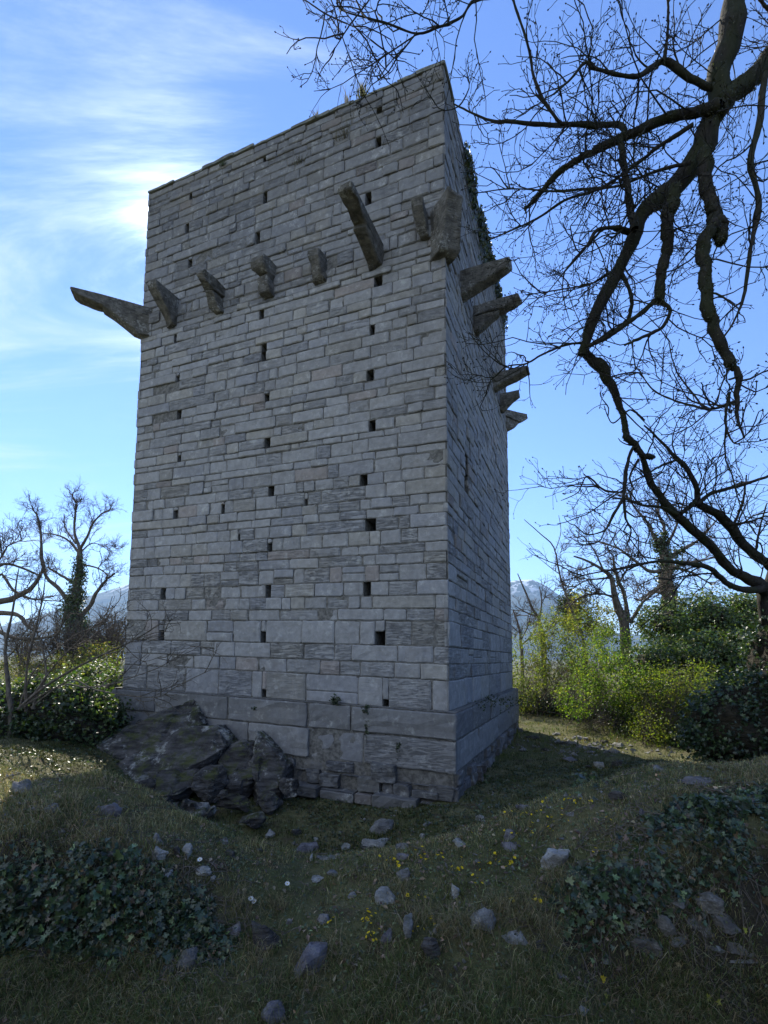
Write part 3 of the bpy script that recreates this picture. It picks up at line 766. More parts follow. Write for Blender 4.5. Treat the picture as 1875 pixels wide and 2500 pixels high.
def palette(n, cols, wts, var=0.25, rnd=None):
    rnd = rnd or rng
    cols = np.array(cols); i = rnd.choice(len(cols), n, p=np.array(wts) / np.sum(wts))
    return cols[i] * np.exp(rnd.normal(0, var, (n, 1))) * np.exp(rnd.normal(0, 0.06, (n, 3)))
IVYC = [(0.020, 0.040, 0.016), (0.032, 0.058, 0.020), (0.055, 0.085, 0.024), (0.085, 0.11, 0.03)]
YOUNG = [(0.12, 0.15, 0.022), (0.17, 0.185, 0.03), (0.09, 0.13, 0.022), (0.20, 0.19, 0.045)]
OLIVE = [(0.05, 0.065, 0.02), (0.075, 0.085, 0.028), (0.035, 0.05, 0.018)]
def in_ellipsoids(els, n, shell=0.0, rnd=None):
    """random points (and outward directions) in a union of ellipsoids ((x,y,z),(rx,ry,rz))"""
    rnd = rnd or rng
    vol = np.array([e[1][0] * e[1][1] * e[1][2] for e in els]) ** (2 / 3.0); k = rnd.choice(len(els), n, p=vol / vol.sum())
    c = np.array([e[0] for e in els])[k]; r = np.array([e[1] for e in els])[k]
    d = unit(rnd.normal(size=(n, 3))); rad = (shell + (1 - shell) * rnd.random(n)) ** (1 / 2.4)
    return c + d * r * rad[:, None], d
def clumpy(els, nclump, per, spread, shell, rnd):
    c, d = in_ellipsoids(els, nclump, shell, rnd)
    w_ = np.exp(rnd.normal(0, 0.5, nclump)); cnt = rnd.poisson(per * w_)
    i = np.repeat(np.arange(nclump), cnt)
    return c[i] + rnd.normal(size=(len(i), 3)) * spread * np.exp(rnd.normal(0, .3, nclump))[i][:, None], d[i]
def lump_mesh(name, els, mat, parent, seed, sub=4, amp=0.25):
    bm = bmesh.new()
    for j, (c, r) in enumerate(els):
        t_ = bmesh.ops.create_icosphere(bm, subdivisions=sub, radius=1.0)
        for v in t_['verts']:
            n = mnoise.fractal(v.co * 2.2 + Vector((seed + j * 3.1, 0, 0)), 1.0, 2.0, 4)
            v.co = Vector([v.co[k] * r[k] * (1 + amp * n) + c[k] for k in range(3)])
    return bm_obj(name, bm, mat, parent, True)
def march(dx, dy, ymin=2.0, ymax=60.0):
    """where the sight line through (dx,dy) meets the ground"""
    d = ray(dx, dy); d = d / d[1]
    Ys = ymin * (ymax / ymin) ** np.linspace(0, 1, 700)
    z = ground_z(d[0] * Ys, Ys); u_ = d[2] * Ys - z
    k = np.argmax(u_ < 0)
    if u_[k] >= 0: k = len(Ys) - 1
    if k > 0:
        a, b = u_[k - 1], u_[k]; Y = Ys[k - 1] + (Ys[k] - Ys[k - 1]) * a / (a - b + 1e-9)
    else: Y = Ys[0]
    return np.array([d[0] * Y, Y, float(ground_z(d[0] * Y, Y))])
def ground_n(x, y):
    e = 0.04; zx = (ground_z(x + e, y) - ground_z(x - e, y)) / (2 * e); zy = (ground_z(x, y + e) - ground_z(x, y - e)) / (2 * e)
    return unit(np.stack([-zx, -zy, np.ones_like(zx)], -1))
# ------------------------------------------------------------------ the old oak at the right, its trunk outside the frame
ro = np.random.default_rng(5)
L = limb
oak_main = [
    L('2', [(1560, -160, 92), (1540, 0, 98), (1530, 120, 92), (1500, 230, 88), (1490, 320, 95), (1455, 420, 92), (1425, 520, 102), (1370, 610, 82), (1290, 685, 72), (1225, 740, 62), (1195, 830, 52), (1150, 920, 48), (1085, 1040, 46), (1040, 1150, 44), (1018, 1225, 42)], 5.4, 5.9),
    L('3', [(805, 640, 42), (822, 690, 46), (880, 745, 60), (930, 830, 38), (960, 900, 34), (995, 1000, 32), (1000, 1070, 36), (1040, 1110, 38), (1080, 1160, 30), (1125, 1168, 24)], 5.9, 6.3),
    L('2', [(1850, 60, 88), (1760, 130, 82), (1659, 208, 74), (1600, 270, 72), (1530, 325, 76), (1480, 380, 70)], 5.6, 5.45),
    L('2', [(1440, 520, 55), (1445, 640, 50), (1470, 720, 54), (1488, 790, 66), (1500, 835, 34)], 5.4, 5.2),
    L('2', [(1478, 770, 42), (1440, 830, 54), (1440, 950, 44), (1450, 1050, 43), (1480, 1150, 42), (1530, 1260, 40)], 5.2, 5.2),
    L('3', [(1430, 620, 50), (1480, 720, 46), (1522, 790, 38), (1515, 900, 28), (1520, 1000, 18), (1550, 1080, 10)], 5.2, 5.2),
    L('2', [(1340, 650, 52), (1325, 710, 56), (1310, 760, 48), (1310, 850, 46), (1290, 950, 42), (1280, 1040, 32)], 5.4, 5.5),
    L('2', [(1280, 1035, 26), (1322, 1070, 15), (1290, 1130, 15), (1210, 1170, 14), (1165, 1190, 10)], 5.5, 5.4),
    L('2', [(1280, 1030, 22), (1180, 1110, 21), (1090, 1170, 18), (1035, 1195, 16)], 5.5, 5.8),
    L('2', [(1490, 360, 50), (1380, 392, 42), (1270, 422, 38), (1150, 480, 35), (1060, 522, 30), (1000, 552, 26), (940, 590, 22), (880, 660, 18), (820, 720, 10)], 5.4, 6.3),
    L('2', [(1165, 475, 26), (1150, 432, 28), (1080, 430, 22), (1000, 430, 20), (900, 430, 18), (760, 420, 14), (700, 415, 11), (620, 380, 8), (575, 358, 5)], 5.75, 6.6),
    L('2', [(1150, 470, 25), (1160, 560, 29), (1175, 650, 29), (1190, 740, 34), (1200, 790, 34)], 5.7, 5.5),
    L('2', [(1465, 305, 35), (1390, 270, 30), (1300, 212, 29), (1220, 260, 22), (1170, 262, 18), (1060, 235, 16), (1030, 215, 14), (980, 270, 11), (920, 325, 9)], 5.4, 5.2),
    L('2', [(1300, 212, 20), (1312, 130, 12), (1315, 40, 11), (1310, -60, 10)], 5.3, 5.1),
    L('2', [(1075, 440, 20), (990, 430, 17), (940, 420, 16), (885, 345, 14), (850, 260, 14), (835, 170, 13), (800, 60, 12), (775, -10, 12), (740, -60, 12)], 5.8, 5.4),
    L('2', [(760, -25, 13), (700, -8, 13), (640, 8, 13), (600, 60, 11), (520, 95, 10), (445, 115, 9), (330, 75, 8), (200, 40, 6), (170, 10, 4)], 5.45, 5.3),
    L('2', [(445, 115, 8), (410, 160, 6), (370, 200, 5), (320, 262, 4)], 5.3, 5.2),
    L('2', [(285, 0, 7), (215, 90, 6), (180, 145, 5), (148, 192, 4)], 5.3, 5.2),
    L('2', [(50, -10, 6), (130, 45, 6), (215, 85, 5), (250, 105, 4), (295, 142, 3)], 5.3, 5.2),
    L('2', [(1400, 430, 24), (1290, 500, 18), (1200, 570, 15), (1080, 650, 13), (960, 690, 11), (850, 760, 9), (690, 830, 6)], 5.4, 6.5),
    L('2', [(1390, 560, 20), (1270, 590, 14), (1150, 640, 11), (1040, 650, 10), (930, 660, 8), (780, 650, 6), (660, 665, 4)], 5.4, 6.4),
    L('2', [(1190, 800, 22), (1130, 785, 18), (1070, 795, 15), (1035, 845, 12), (985, 900, 9), (940, 960, 6)], 5.6, 5.4),
    L('2', [(1650, 250, 28), (1632, 400, 27), (1598, 560, 24), (1628, 700, 24), (1600, 850, 17), (1580, 1000, 13), (1540, 1110, 9), (1490, 1180, 6)], 5.3, 5.0),
    L('2', [(1760, -30, 22), (1700, 60, 20), (1655, 25, 16), (1625, -10, 14)], 5.4, 5.3),
    L('3', [(830, 640, 18), (740, 645, 13), (620, 690, 12), (540, 735, 10), (450, 748, 8), (390, 800, 5)], 5.95, 6.4),
    L('3', [(985, 300, 18), (920, 320, 15), (840, 365, 10), (700, 392, 8), (540, 418, 6)], 5.8, 6.2),
    L('3', [(1010, 130, 30), (950, 112, 24), (900, 112, 18), (840, 170, 14), (790, 230, 10), (700, 330, 6)], 5.6, 6.0),
    L('3', [(985, 315, 26), (1028, 430, 22), (1020, 500, 24), (1000, 545, 24), (900, 610, 22), (840, 650, 22)], 5.75, 5.9),
    L('3', [(1515, 910, 22), (1400, 945, 16), (1310, 930, 13), (1210, 900, 11), (1120, 850, 8), (1060, 760, 5)], 5.2, 5.5),
    L('3', [(1480, 870, 18), (1462, 1000, 14), (1490, 1090, 10), (1530, 1110, 6)], 5.2, 5.1),
    L('3', [(1090, 1000, 14), (1020, 950, 10), (940, 1010, 7), (900, 930, 5)], 6.1, 6.2),
    L('3', [(1035, 1120, 20), (1010, 1190, 22), (1000, 1250, 22), (990, 1350, 20), (940, 1440, 16), (905, 1505, 10), (830, 1530, 5)], 6.2, 6.3),
    L('3', [(990, 1350, 16), (1000, 1450, 13), (1025, 1510, 9), (1000, 1590, 5)], 6.3, 6.3),
    L('3', [(985, 1330, 12), (900, 1320, 11), (820, 1258, 9), (780, 1330, 6), (700, 1370, 4)], 6.3, 6.5),
    L('3', [(1060, 1180, 16), (1020, 1260, 12), (1040, 1320, 8)], 6.3, 6.2),
]
oak = tag(empty('oak_tree', (6.4, 5.8, float(ground_z(6.4, 5.8)))), 'big bare oak with thick mossy limbs reaching in from the upper right', 'tree', 'bare trees')
gz = float(ground_z(6.4, 5.8))
oak_main += [(np.array([(6.5, 5.9, gz - .3), (6.45, 5.85, gz + .5), (6.35, 5.8, 1.5), (6.2, 5.75, 4.0), (5.9, 5.7, 6.2), (5.7, 5.6, 7.6), (5.2, 5.6, 9.5), (4.9, 5.6, 11)]), np.array([.55, .42, .36, .32, .28, .22, .14, .06])),
             (np.array([(5.85, 5.7, 6.4), pt(*c2(1900, 30), 5.65), pt(*c2(1800, 100), 5.62)]), np.array([.2, .17, .16])),
             (np.array([(5.7, 5.6, 7.6), pt(*c2(1700, -260), 5.5), pt(*c2(1590, -200), 5.45), pt(*c2(1555, -120), 5.42)]), np.array([.2, .19, .185, .18])),
             (np.array([(6.3, 5.8, 2.8), (7.4, 6.2, 4.4), (8.6, 6.8, 5.2)]), np.array([.2, .14, .06]))]
oak_main = [(a_, b_ * (.9 if b_.max() > .06 else .8)) for a_, b_ in oak_main]
wd = Wood(); Ps, Rs = limbs_to(wd, oak_main, 40, 10)
# bark ridges and moss cushions along the thick limbs
o = wd.build('trunk', M_BARKD, oak); local(o, oak)
tw = Wood()
sel = [i for i in range(len(oak_main)) if i not in (len(oak_main) - 4, len(oak_main) - 3, len(oak_main) - 2, len(oak_main) - 1)]
twigs(tw, Ps[sel], np.maximum(Rs[sel], 0.012), [dict(per=5.2, len=(0.5, 1.5), ang=(0.5, 1.2), K=8, r=0.0095, tip=.45, up=.06, wig=.42, tmin=.08, sides=4),
                           dict(per=6.0, len=(0.18, 0.55), ang=(0.5, 1.1), K=6, r=0.0056, tip=.6, up=.08, wig=.5, tmin=.2),
                           dict(per=6.5, len=(0.06, 0.20), ang=(0.5, 1.1), K=4, r=0.0040, tip=.7, up=.1, wig=.4, tmin=.3)], ro, (0.0085, 0.9))
o = tw.build('crown', M_BARKD, oak); local(o, oak)
# moss fringe: short tufts on the lower thick limbs
th = [i for i in sel if Rs[i].mean() > 0.045]
P_ = Ps[th].reshape(-1, 3); R_ = Rs[th].reshape(-1); k = ro.integers(0, len(P_), 14000)
d_ = unit(ro.normal(size=(14000, 3))); C_ = P_[k] + (P_[np.minimum(k + 1, len(P_) - 1)] - P_[k]) * (np.linalg.norm(P_[np.minimum(k + 1, len(P_) - 1)] - P_[k], axis=1) < .4)[:, None] * ro.random((14000, 1)) + d_ * R_[k][:, None] * 1.02
o = leaves('moss', C_, ro.normal(size=(14000, 3)), ro.uniform(.012, .03, 14000), palette(14000, [(0.028, 0.035, 0.010), (0.045, 0.05, 0.014), (0.02, 0.022, 0.01)], [3, 2, 2], .3, ro), M_IVY, oak, rnd=ro); local(o, oak)

# ------------------------------------------------------------------ tree rooted behind the ivy bank at the far right
r2 = np.random.default_rng(8)
bank = [L('3', [(1660, 1990, 80), (1645, 1850, 64), (1635, 1780, 58), (1560, 1722, 46), (1480, 1690, 44), (1400, 1590, 44), (1320, 1510, 42), (1240, 1440, 40), (1170, 1370, 32), (1120, 1290, 30), (1092, 1210, 28), (1075, 1165, 22), (1050, 1100, 14)], 10.2, 8.6),
        L('3', [(1640, 1800, 50), (1690, 1700, 50), (1650, 1650, 48), (1580, 1610, 36), (1500, 1510, 38), (1420, 1430, 35), (1335, 1380, 33), (1330, 1310, 25), (1272, 1210, 24), (1220, 1160, 18), (1150, 1080, 12), (1085, 1020, 7)], 10.0, 9.2),
        L('3', [(1630, 1780, 40), (1530, 1780, 30), (1430, 1720, 25), (1390, 1680, 22), (1280, 1660, 17), (1150, 1650, 14), (1000, 1680, 11), (850, 1705, 7), (700, 1745, 4)], 9.8, 8.4),
        L('3', [(1235, 1432, 22), (1160, 1400, 14), (1080, 1390, 13), (1000, 1362, 11), (940, 1360, 6)], 9.2, 8.8),
        L('3', [(1330, 1385, 22), (1390, 1340, 18), (1450, 1320, 16), (1560, 1290, 14), (1680, 1250, 12)], 9.4, 9.2),
        L('3', [(1255, 1430, 20), (1300, 1395, 20), (1330, 1360, 18)], 9.2, 9.4),
        L('3', [(1480, 1480, 16), (1560, 1470, 12), (1650, 1440, 8)], 9.6, 9.4),
        L('3', [(1240, 1180, 12), (1160, 1210, 10), (1110, 1240, 8)], 9.3, 9.1),
        L('3', [(1490, 1500, 14), (1540, 1380, 10), (1560, 1250, 6)], 9.6, 9.6), L('3', [(1600, 1625, 14), (1620, 1500, 9), (1655, 1380, 5)], 9.7, 9.8)]
bt_ = bank[0][0][0]
btree = tag(empty('bare_tree', (bt_[0], bt_[1], float(ground_z(bt_[0], bt_[1])))), 'bare tree with snaking dark limbs rising from behind the ivy bank at right', 'tree', 'bare trees')
bank[0][0][0][2] = float(ground_z(bt_[0], bt_[1])) - .2
wd = Wood(); Ps, Rs = limbs_to(wd, bank, 36, 8); o = wd.build('trunk', M_BARKD, btree); local(o, btree)
tw = Wood(); twigs(tw, Ps, np.maximum(Rs, .012), [dict(per=2.6, len=(0.7, 2.2), K=8, r=0.014, up=.10, wig=.45, tmin=.15, sides=4), dict(per=3.6, len=(0.3, 0.9), K=6, r=0.008, up=.1, wig=.5), dict(per=4.2, len=(0.1, 0.35), K=4, r=0.0052, tip=.7, up=.1)], r2, (0.010, 0.5))
o = tw.build('crown', M_BARKD, btree); local(o, btree)

# ------------------------------------------------------------------ background trees
def wood_tree(name, label, limbs, levels, seed, mat, ivy=0, ivyR=0.12, ivy_sz=(.05, .09), K=22, buds=None, group='bare trees'):
    rr = np.random.default_rng(seed)
    b = limbs[0][0][0]; gz_ = float(ground_z(b[0], b[1]))
    if limbs[0][0][0][2] > gz_ - .1:
        P0, R0 = limbs[0]; limbs = [(np.concatenate([[[b[0], b[1], gz_ - .15]], P0]), np.concatenate([[R0[0] * 1.15], R0]))] + list(limbs[1:])
    limbs = [(limbs[0][0], limbs[0][1])] + [(a_, b_ * .82) for a_, b_ in limbs[1:]]
    t = tag(empty(name, (b[0], b[1], gz_)), label, 'tree', group)
    wd_ = Wood(); Ps_, Rs_ = limbs_to(wd_, limbs, K, 7); o_ = wd_.build('trunk', mat, t); local(o_, t)
    tw_ = Wood(); twigs(tw_, Ps_[1:] if len(limbs) > 1 else Ps_, np.maximum(Rs_[1:] if len(limbs) > 1 else Rs_, .01), levels, rr, buds)
    if tw_.n: o_ = tw_.build('crown', mat, t); local(o_, t)
    if ivy:
        q_ = Ps_[:, :].reshape(-1, 3); rad = Rs_.reshape(-1); wgt = (rad > rad.max() * 0.22) * rad; k_ = rr.choice(len(q_), ivy, p=wgt / wgt.sum())
        dd = unit(rr.normal(size=(ivy, 3))); cc = q_[k_] + dd * (rad[k_] + ivyR * rr.random(ivy))[:, None] + rr.normal(size=(ivy, 3)) * .08
        o_ = leaves('ivy', cc, dd + .5 * rr.normal(size=(ivy, 3)), rr.uniform(*ivy_sz, ivy), palette(ivy, IVYC, [2, 3, 2, 1], .25, rr), M_IVY, t, rnd=rr); local(o_, t)
    return t
def lv(sc, d=1.0, up=.12, th=1.0):
    return [dict(per=1.5 * d / sc, len=(1.0 * sc, 2.2 * sc), K=7, r=.020 * th, up=up, wig=.45, tmin=.2, sides=4), dict(per=2.2 * d / sc, len=(.45 * sc, 1.1 * sc), K=6, r=.013 * th, up=up, wig=.5), dict(per=3.2 * d / sc, len=(.15 * sc, .5 * sc), K=4, r=.0095 * th, tip=.65, up=up)]
Y = 25
wood_tree('ivy_clad_tree', 'tree with ivy-wrapped trunk left of the tower, two bare leaders and a broken limb', [
    L('5', [(450, 1150, 130), (450, 1000, 110), (432, 850, 95), (436, 740, 66), (448, 640, 44), (462, 560, 34), (460, 450, 30)], Y),
    L('5', [(460, 450, 26), (432, 350, 18), (436, 250, 13), (440, 185, 9), (400, 120, 5)], Y), L('5', [(462, 450, 24), (500, 390, 18), (540, 300, 13), (600, 240, 9), (655, 218, 5)], Y, Y - 1),
    L('5', [(455, 470, 20), (400, 405, 15), (330, 370, 11), (250, 360, 7)], Y, Y + 1), L('5', [(440, 420, 14), (380, 330, 10), (370, 250, 6)], Y, Y + 1),
    L('5', [(415, 800, 44), (345, 690, 30), (265, 605, 24), (242, 480, 21), (238, 370, 18), (215, 260, 13), (188, 222, 8)], Y, Y - 1),
    L('5', [(470, 840, 34), (520, 780, 28), (560, 700, 23), (620, 625, 18), (662, 592, 14)], Y), L('5', [(465, 560, 16), (490, 545, 13), (560, 560, 11), (612, 592, 8), (622, 620, 8)], Y),
    L('5', [(470, 470, 12), (530, 418, 8), (600, 432, 5), (660, 434, 3)], Y), L('5', [(565, 565, 8), (590, 520, 6), (575, 460, 4)], Y), L('5', [(432, 650, 26), (340, 595, 16), (280, 560, 10)], Y)],
    lv(.62, 2.1, .12, .72), 31, M_BARK, ivy=9000, ivyR=.26, ivy_sz=(.08, .16))
Y = 19
wood_tree('bare_tree', 'spreading bare tree at the left edge, dark limbs crossing low', [
    L('5', [(-160, 1150, 80), (-140, 900, 60), (-80, 800, 50), (-20, 765, 44), (60, 742, 36), (165, 690, 28), (235, 600, 18), (250, 540, 8)], Y),
    L('5', [(-80, 800, 40), (0, 600, 20), (70, 680, 16), (160, 735, 12), (300, 750, 8)], Y), L('5', [(-120, 700, 34), (-20, 560, 22), (60, 540, 18), (150, 570, 14), (240, 610, 9)], Y),
    L('5', [(-60, 560, 22), (0, 510, 14), (50, 430, 10), (130, 400, 6)], Y, Y - 1), L('5', [(-60, 820, 40), (100, 830, 30), (160, 900, 22), (220, 930, 12)], Y), L('5', [(-60, 900, 40), (60, 960, 26), (200, 970, 18), (330, 940, 14), (370, 830, 8)], Y)],
    lv(.62, 2.0, .12, .75), 32, M_BARK)
Y = 23
wood_tree('ivy_clad_tree', 'wide bare tree with an ivy-wrapped trunk above the right-hand bushes', [
    L('3', [(1200, 1990, 70), (1200, 1800, 62), (1190, 1720, 64), (1180, 1640, 58), (1165, 1580, 36), (1150, 1540, 24)], Y),
    L('3', [(1160, 1590, 28), (1130, 1530, 20), (1100, 1470, 14), (1040, 1400, 9), (1000, 1330, 5)], Y), L('3', [(1170, 1590, 26), (1180, 1500, 19), (1150, 1420, 13), (1160, 1300, 7)], Y, Y + 1),
    L('3', [(1190, 1640, 30), (1240, 1610, 24), (1300, 1575, 18), (1350, 1540, 12), (1430, 1450, 7)], Y), L('3', [(1185, 1580, 20), (1230, 1500, 14), (1260, 1400, 9), (1290, 1320, 5)], Y, Y - 1),
    L('3', [(1180, 1690, 26), (1120, 1700, 20), (1060, 1660, 15), (980, 1600, 12), (880, 1560, 8), (790, 1560, 4)], Y, Y - 1), L('3', [(1200, 1690, 22), (1280, 1660, 16), (1380, 1640, 11), (1470, 1620, 6)], Y, Y + 1),
    L('3', [(1190, 1760, 22), (1120, 1790, 18), (1070, 1830, 12), (1040, 1820, 8)], Y), L('3', [(1220, 1680, 18), (1300, 1700, 12), (1400, 1760, 6)], Y)],
    lv(.8, 1.9), 33, M_BARK, ivy=3200, ivyR=.22, ivy_sz=(.09, .16))
Y = 18
wood_tree('bare_tree', 'pale twin-stemmed bare tree leaning left, between the tower and the ivy-clad trunk', [
    L('6', [(1000, 560, 46), (992, 430, 42), (960, 320, 34), (930, 210, 22), (880, 165, 15), (820, 130, 11), (760, 110, 7)], Y),
    L('6', [(1010, 420, 34), (1000, 310, 22), (955, 190, 15), (940, 100, 9)], Y), L('6', [(985, 380, 18), (940, 300, 14), (860, 285, 11), (790, 300, 9), (730, 350, 6)], Y), L('6', [(1020, 420, 20), (1075, 330, 16), (1120, 290, 11), (1170, 240, 7)], Y),
    L('6', [(935, 210, 13), (870, 215, 10), (800, 230, 7), (720, 290, 4)], Y), L('6', [(960, 250, 14), (1010, 160, 9), (1040, 60, 5)], Y), L('6', [(900, 180, 11), (840, 60, 7), (770, -10, 4)], Y), L('6', [(860, 150, 9), (780, 170, 6), (700, 130, 3)], Y)],
    lv(.65, 2.0), 34, M_BARK, ivy=900, ivyR=.1)
Y = 21
wood_tree('young_tree', 'thin young tree with one slender leaning stem right of the tower', [
    L('6', [(810, 560, 16), (795, 470, 14), (745, 340, 11), (695, 200, 9), (668, 70, 7), (610, 10, 5), (530, -60, 3)], 21),
    L('6', [(690, 190, 6), (650, 160, 4), (600, 120, 2.5)], 21), L('6', [(672, 90, 6), (700, 0, 4), (690, -80, 2.5)], 21), L('6', [(720, 270, 6), (760, 210, 4), (800, 190, 2.5)], 21)],
    lv(.5, 1.1, .3, .7), 35, M_BARK)
wood_tree('bare_tree', 'small bare tree standing close beside the tower right edge', [
    L('6', [(620, 560, 26), (612, 470, 22), (600, 400, 16), (572, 360, 12), (530, 260, 8), (500, 190, 4)], 24),
    L('6', [(612, 470, 15), (655, 440, 11), (700, 400, 7), (740, 360, 4)], 24), L('6', [(600, 400, 12), (612, 320, 8), (600, 250, 4)], 24), L('6', [(590, 390, 9), (540, 370, 7), (490, 340, 4)], 24)],
    lv(.8, 1.6), 36, M_BARK)
wood_tree('bare_tree', 'leafless thicket tree low against the tower right edge', [
    L('6', [(520, 580, 16), (515, 490, 14), (500, 420, 10), (480, 360, 6)], 28), L('6', [(515, 500, 10), (545, 440, 7), (560, 380, 4)], 28), L('6', [(515, 470, 9), (480, 440, 6), (450, 400, 4)], 28), L('6', [(520, 520, 9), (570, 470, 6), (590, 420, 4)], 28)],
    lv(.8, 2.6), 37, M_BARK)
# low bare thicket on the skyline left of the tower
for j, (x, y0, y1, yy, lab) in enumerate(((560, 1160, 900, 24, 'bare brown thicket between ivy-clad tree and tower'), (660, 1160, 880, 22, 'bare brown thicket touching the tower left edge'), (330, 1170, 960, 24, 'bare thicket left of the ivy-clad trunk'), (120, 1180, 1000, 26, 'low bare thicket near the left edge'))):
    rr_ = random.Random(50 + j); lm = [L('5', [(x, y0 + 40, 26), (x, y0 - 40, 22), (x + 4, y0 - 90, 14)], yy)]
    for q_ in range(9):
        a_ = rr_.uniform(-1, 1); lm.append(L('5', [(x + a_ * 12, y0 - 20, 14), (x + a_ * 50, y0 - 110, 10), (x + a_ * 85 + rr_.uniform(-20, 20), y1 + rr_.uniform(0, 90), 5)], yy, yy + rr_.uniform(-2, 2)))
    wood_tree('thicket', lab, lm, lv(.8, 1.9), 60 + j, M_BARK, group='bare thickets')
# bare shrub in front at the left, its long shoots crossing the tower
wood_tree('bare_shrub', 'bare shrub with long thin shoots crossing the lower left of the tower', [
    L('5', [(60, 1390, 30), (48, 1260, 24), (35, 1100, 20), (40, 960, 17), (72, 820, 13), (95, 640, 9), (110, 560, 4)], 9.4),
    L('5', [(150, 1390, 26), (150, 1240, 19), (165, 1080, 16), (210, 900, 12), (250, 720, 9), (262, 600, 4)], 9.4, 9.2), L('5', [(190, 1380, 22), (215, 1290, 18), (268, 1180, 14), (240, 1010, 9), (180, 860, 5)], 9.3),
    L('5', [(100, 1380, 20), (240, 1260, 16), (420, 1150, 15), (600, 1060, 14), (740, 995, 12), (830, 945, 9), (920, 890, 7), (1000, 862, 4)], 9.3, 8.9), L('5', [(600, 1060, 10), (690, 1040, 8), (760, 985, 7), (900, 935, 5), (1000, 930, 3)], 9.1, 8.8),
    L('5', [(120, 1370, 14), (350, 1240, 11), (480, 1250, 10), (620, 1240, 9), (760, 1195, 8), (900, 1145, 6), (1000, 1090, 5), (1110, 1010, 3)], 9.3, 8.8),
    L('5', [(180, 1370, 11), (400, 1210, 10), (550, 1265, 9), (760, 1300, 9), (880, 1308, 8), (940, 1300, 7), (1030, 1240, 6), (1220, 1150, 4)], 9.3, 8.7),
    L('5', [(140, 1370, 14), (320, 1120, 10), (480, 960, 8), (620, 820, 5), (660, 790, 3)], 9.3, 9.0), L('5', [(110, 1380, 14), (200, 1150, 10), (420, 960, 8), (560, 900, 5), (700, 860, 3)], 9.4, 9.2),
    L('5', [(720, 1010, 8), (790, 1080, 6), (850, 1100, 4), (960, 1060, 3)], 9.0, 8.8), L('5', [(40, 1000, 12), (0, 880, 8), (-30, 760, 5)], 9.4), L('5', [(30, 1090, 12), (120, 1000, 8), (180, 930, 5)], 9.4)],
    [dict(per=3.0, len=(.35, 1.0), K=7, r=.0085, up=.15, wig=.4, tmin=.25, sides=4), dict(per=4.0, len=(.15, .45), K=5, r=.0055, up=.1, wig=.5), dict(per=4.0, len=(.06, .18), K=4, r=.004, tip=.7)], 41, M_BARK, group='shrubs')
# ------------------------------------------------------------------ bushes
def E(dx, dy, Y, rx, ry, rz): return (pt(dx, dy, Y), (rx, ry, rz))
def bush(name, label, els, nclump, per, spread, size, cols, wts, mat, seed, shape='kite', shell=0.5, stems=0, stem_r=.008, cat='bush', group='bushes', core=None, bare=0, droop=None):
    rr = np.random.default_rng(seed); c0 = els[0][0]; gz_ = float(ground_z(c0[0], c0[1]))
    t = tag(empty(name, (c0[0], c0[1], gz_)), label, cat, group)
    C, D = clumpy(els, nclump, per, spread, shell, rr)
    ok = C[:, 2] > ground_z(C[:, 0], C[:, 1], False) - .05; C, D = C[ok], D[ok]; n = len(C)
    # colour differs from one spray to the next, as leaf age does
    tone = fbm(C[:, 0] * 1.3, C[:, 2] * 1.3 + C[:, 1], seed, 3)
    col = palette(n, cols, wts, .22, rr) * (1 + .5 * tone)[:, None]
    o_ = leaves('foliage', C, D * .5 + rr.normal(size=(n, 3)) * .75 + np.array([0, 0, .6]), rr.uniform(*size, n), col, mat, t, shape, droop=droop, rnd=rr); local(o_, t)
    if core is not None:
        o_ = lump_mesh('stem_mass', [(c, tuple(np.array(r) * core)) for c, r in els], M_TWIGMASS, t, seed); local(o_, t)
    if stems:
        w_ = Wood(); k = rr.integers(0, len(els), stems)
        tops, _ = in_ellipsoids(els, stems, .5, rr); tops = tops[np.argsort(rr.random(stems))]
        base = np.array([els[i][0] for i in k]) + rr.normal(size=(stems, 3)) * np.array([[.35, .35, 0]]) * np.array([els[i][1][0] for i in k])[:, None]
        base[:, 2] = ground_z(base[:, 0], base[:, 1]) - .05
        K = 9; tt = np.linspace(0, 1, K)[None, :, None]; mid = (base + tops) / 2 + rr.normal(size=(stems, 3)) * .12; mid[:, 2] += .1
        Pm = base[:, None] * (1 - tt) ** 2 + 2 * mid[:, None] * tt * (1 - tt) + tops[:, None] * tt ** 2
        Rm = stem_r * rr.uniform(.6, 1.3, stems)[:, None] * np.linspace(1, .35, K)[None]
        w_.add(*tubes(Pm, Rm, 4))
        s_ = max(.5, float(np.mean([e[1][0] for e in els])))
        twigs(w_, Pm, Rm, [dict(per=3.5, len=(.2 * s_, .6 * s_), K=5, r=stem_r * .5, up=.2, wig=.4, tmin=.3), dict(per=4, len=(.08 * s_, .25 * s_), K=4, r=stem_r * .32, up=.2)], rr)
        o_ = w_.build('stems', M_BARK, t); local(o_, t)
    return t
M_TWIGMASS = mat_rock('earth_and_dead_ivy', (0.018, 0.016, 0.011), (0.05, 0.044, 0.03), 0.0, 0.5, 1.5)

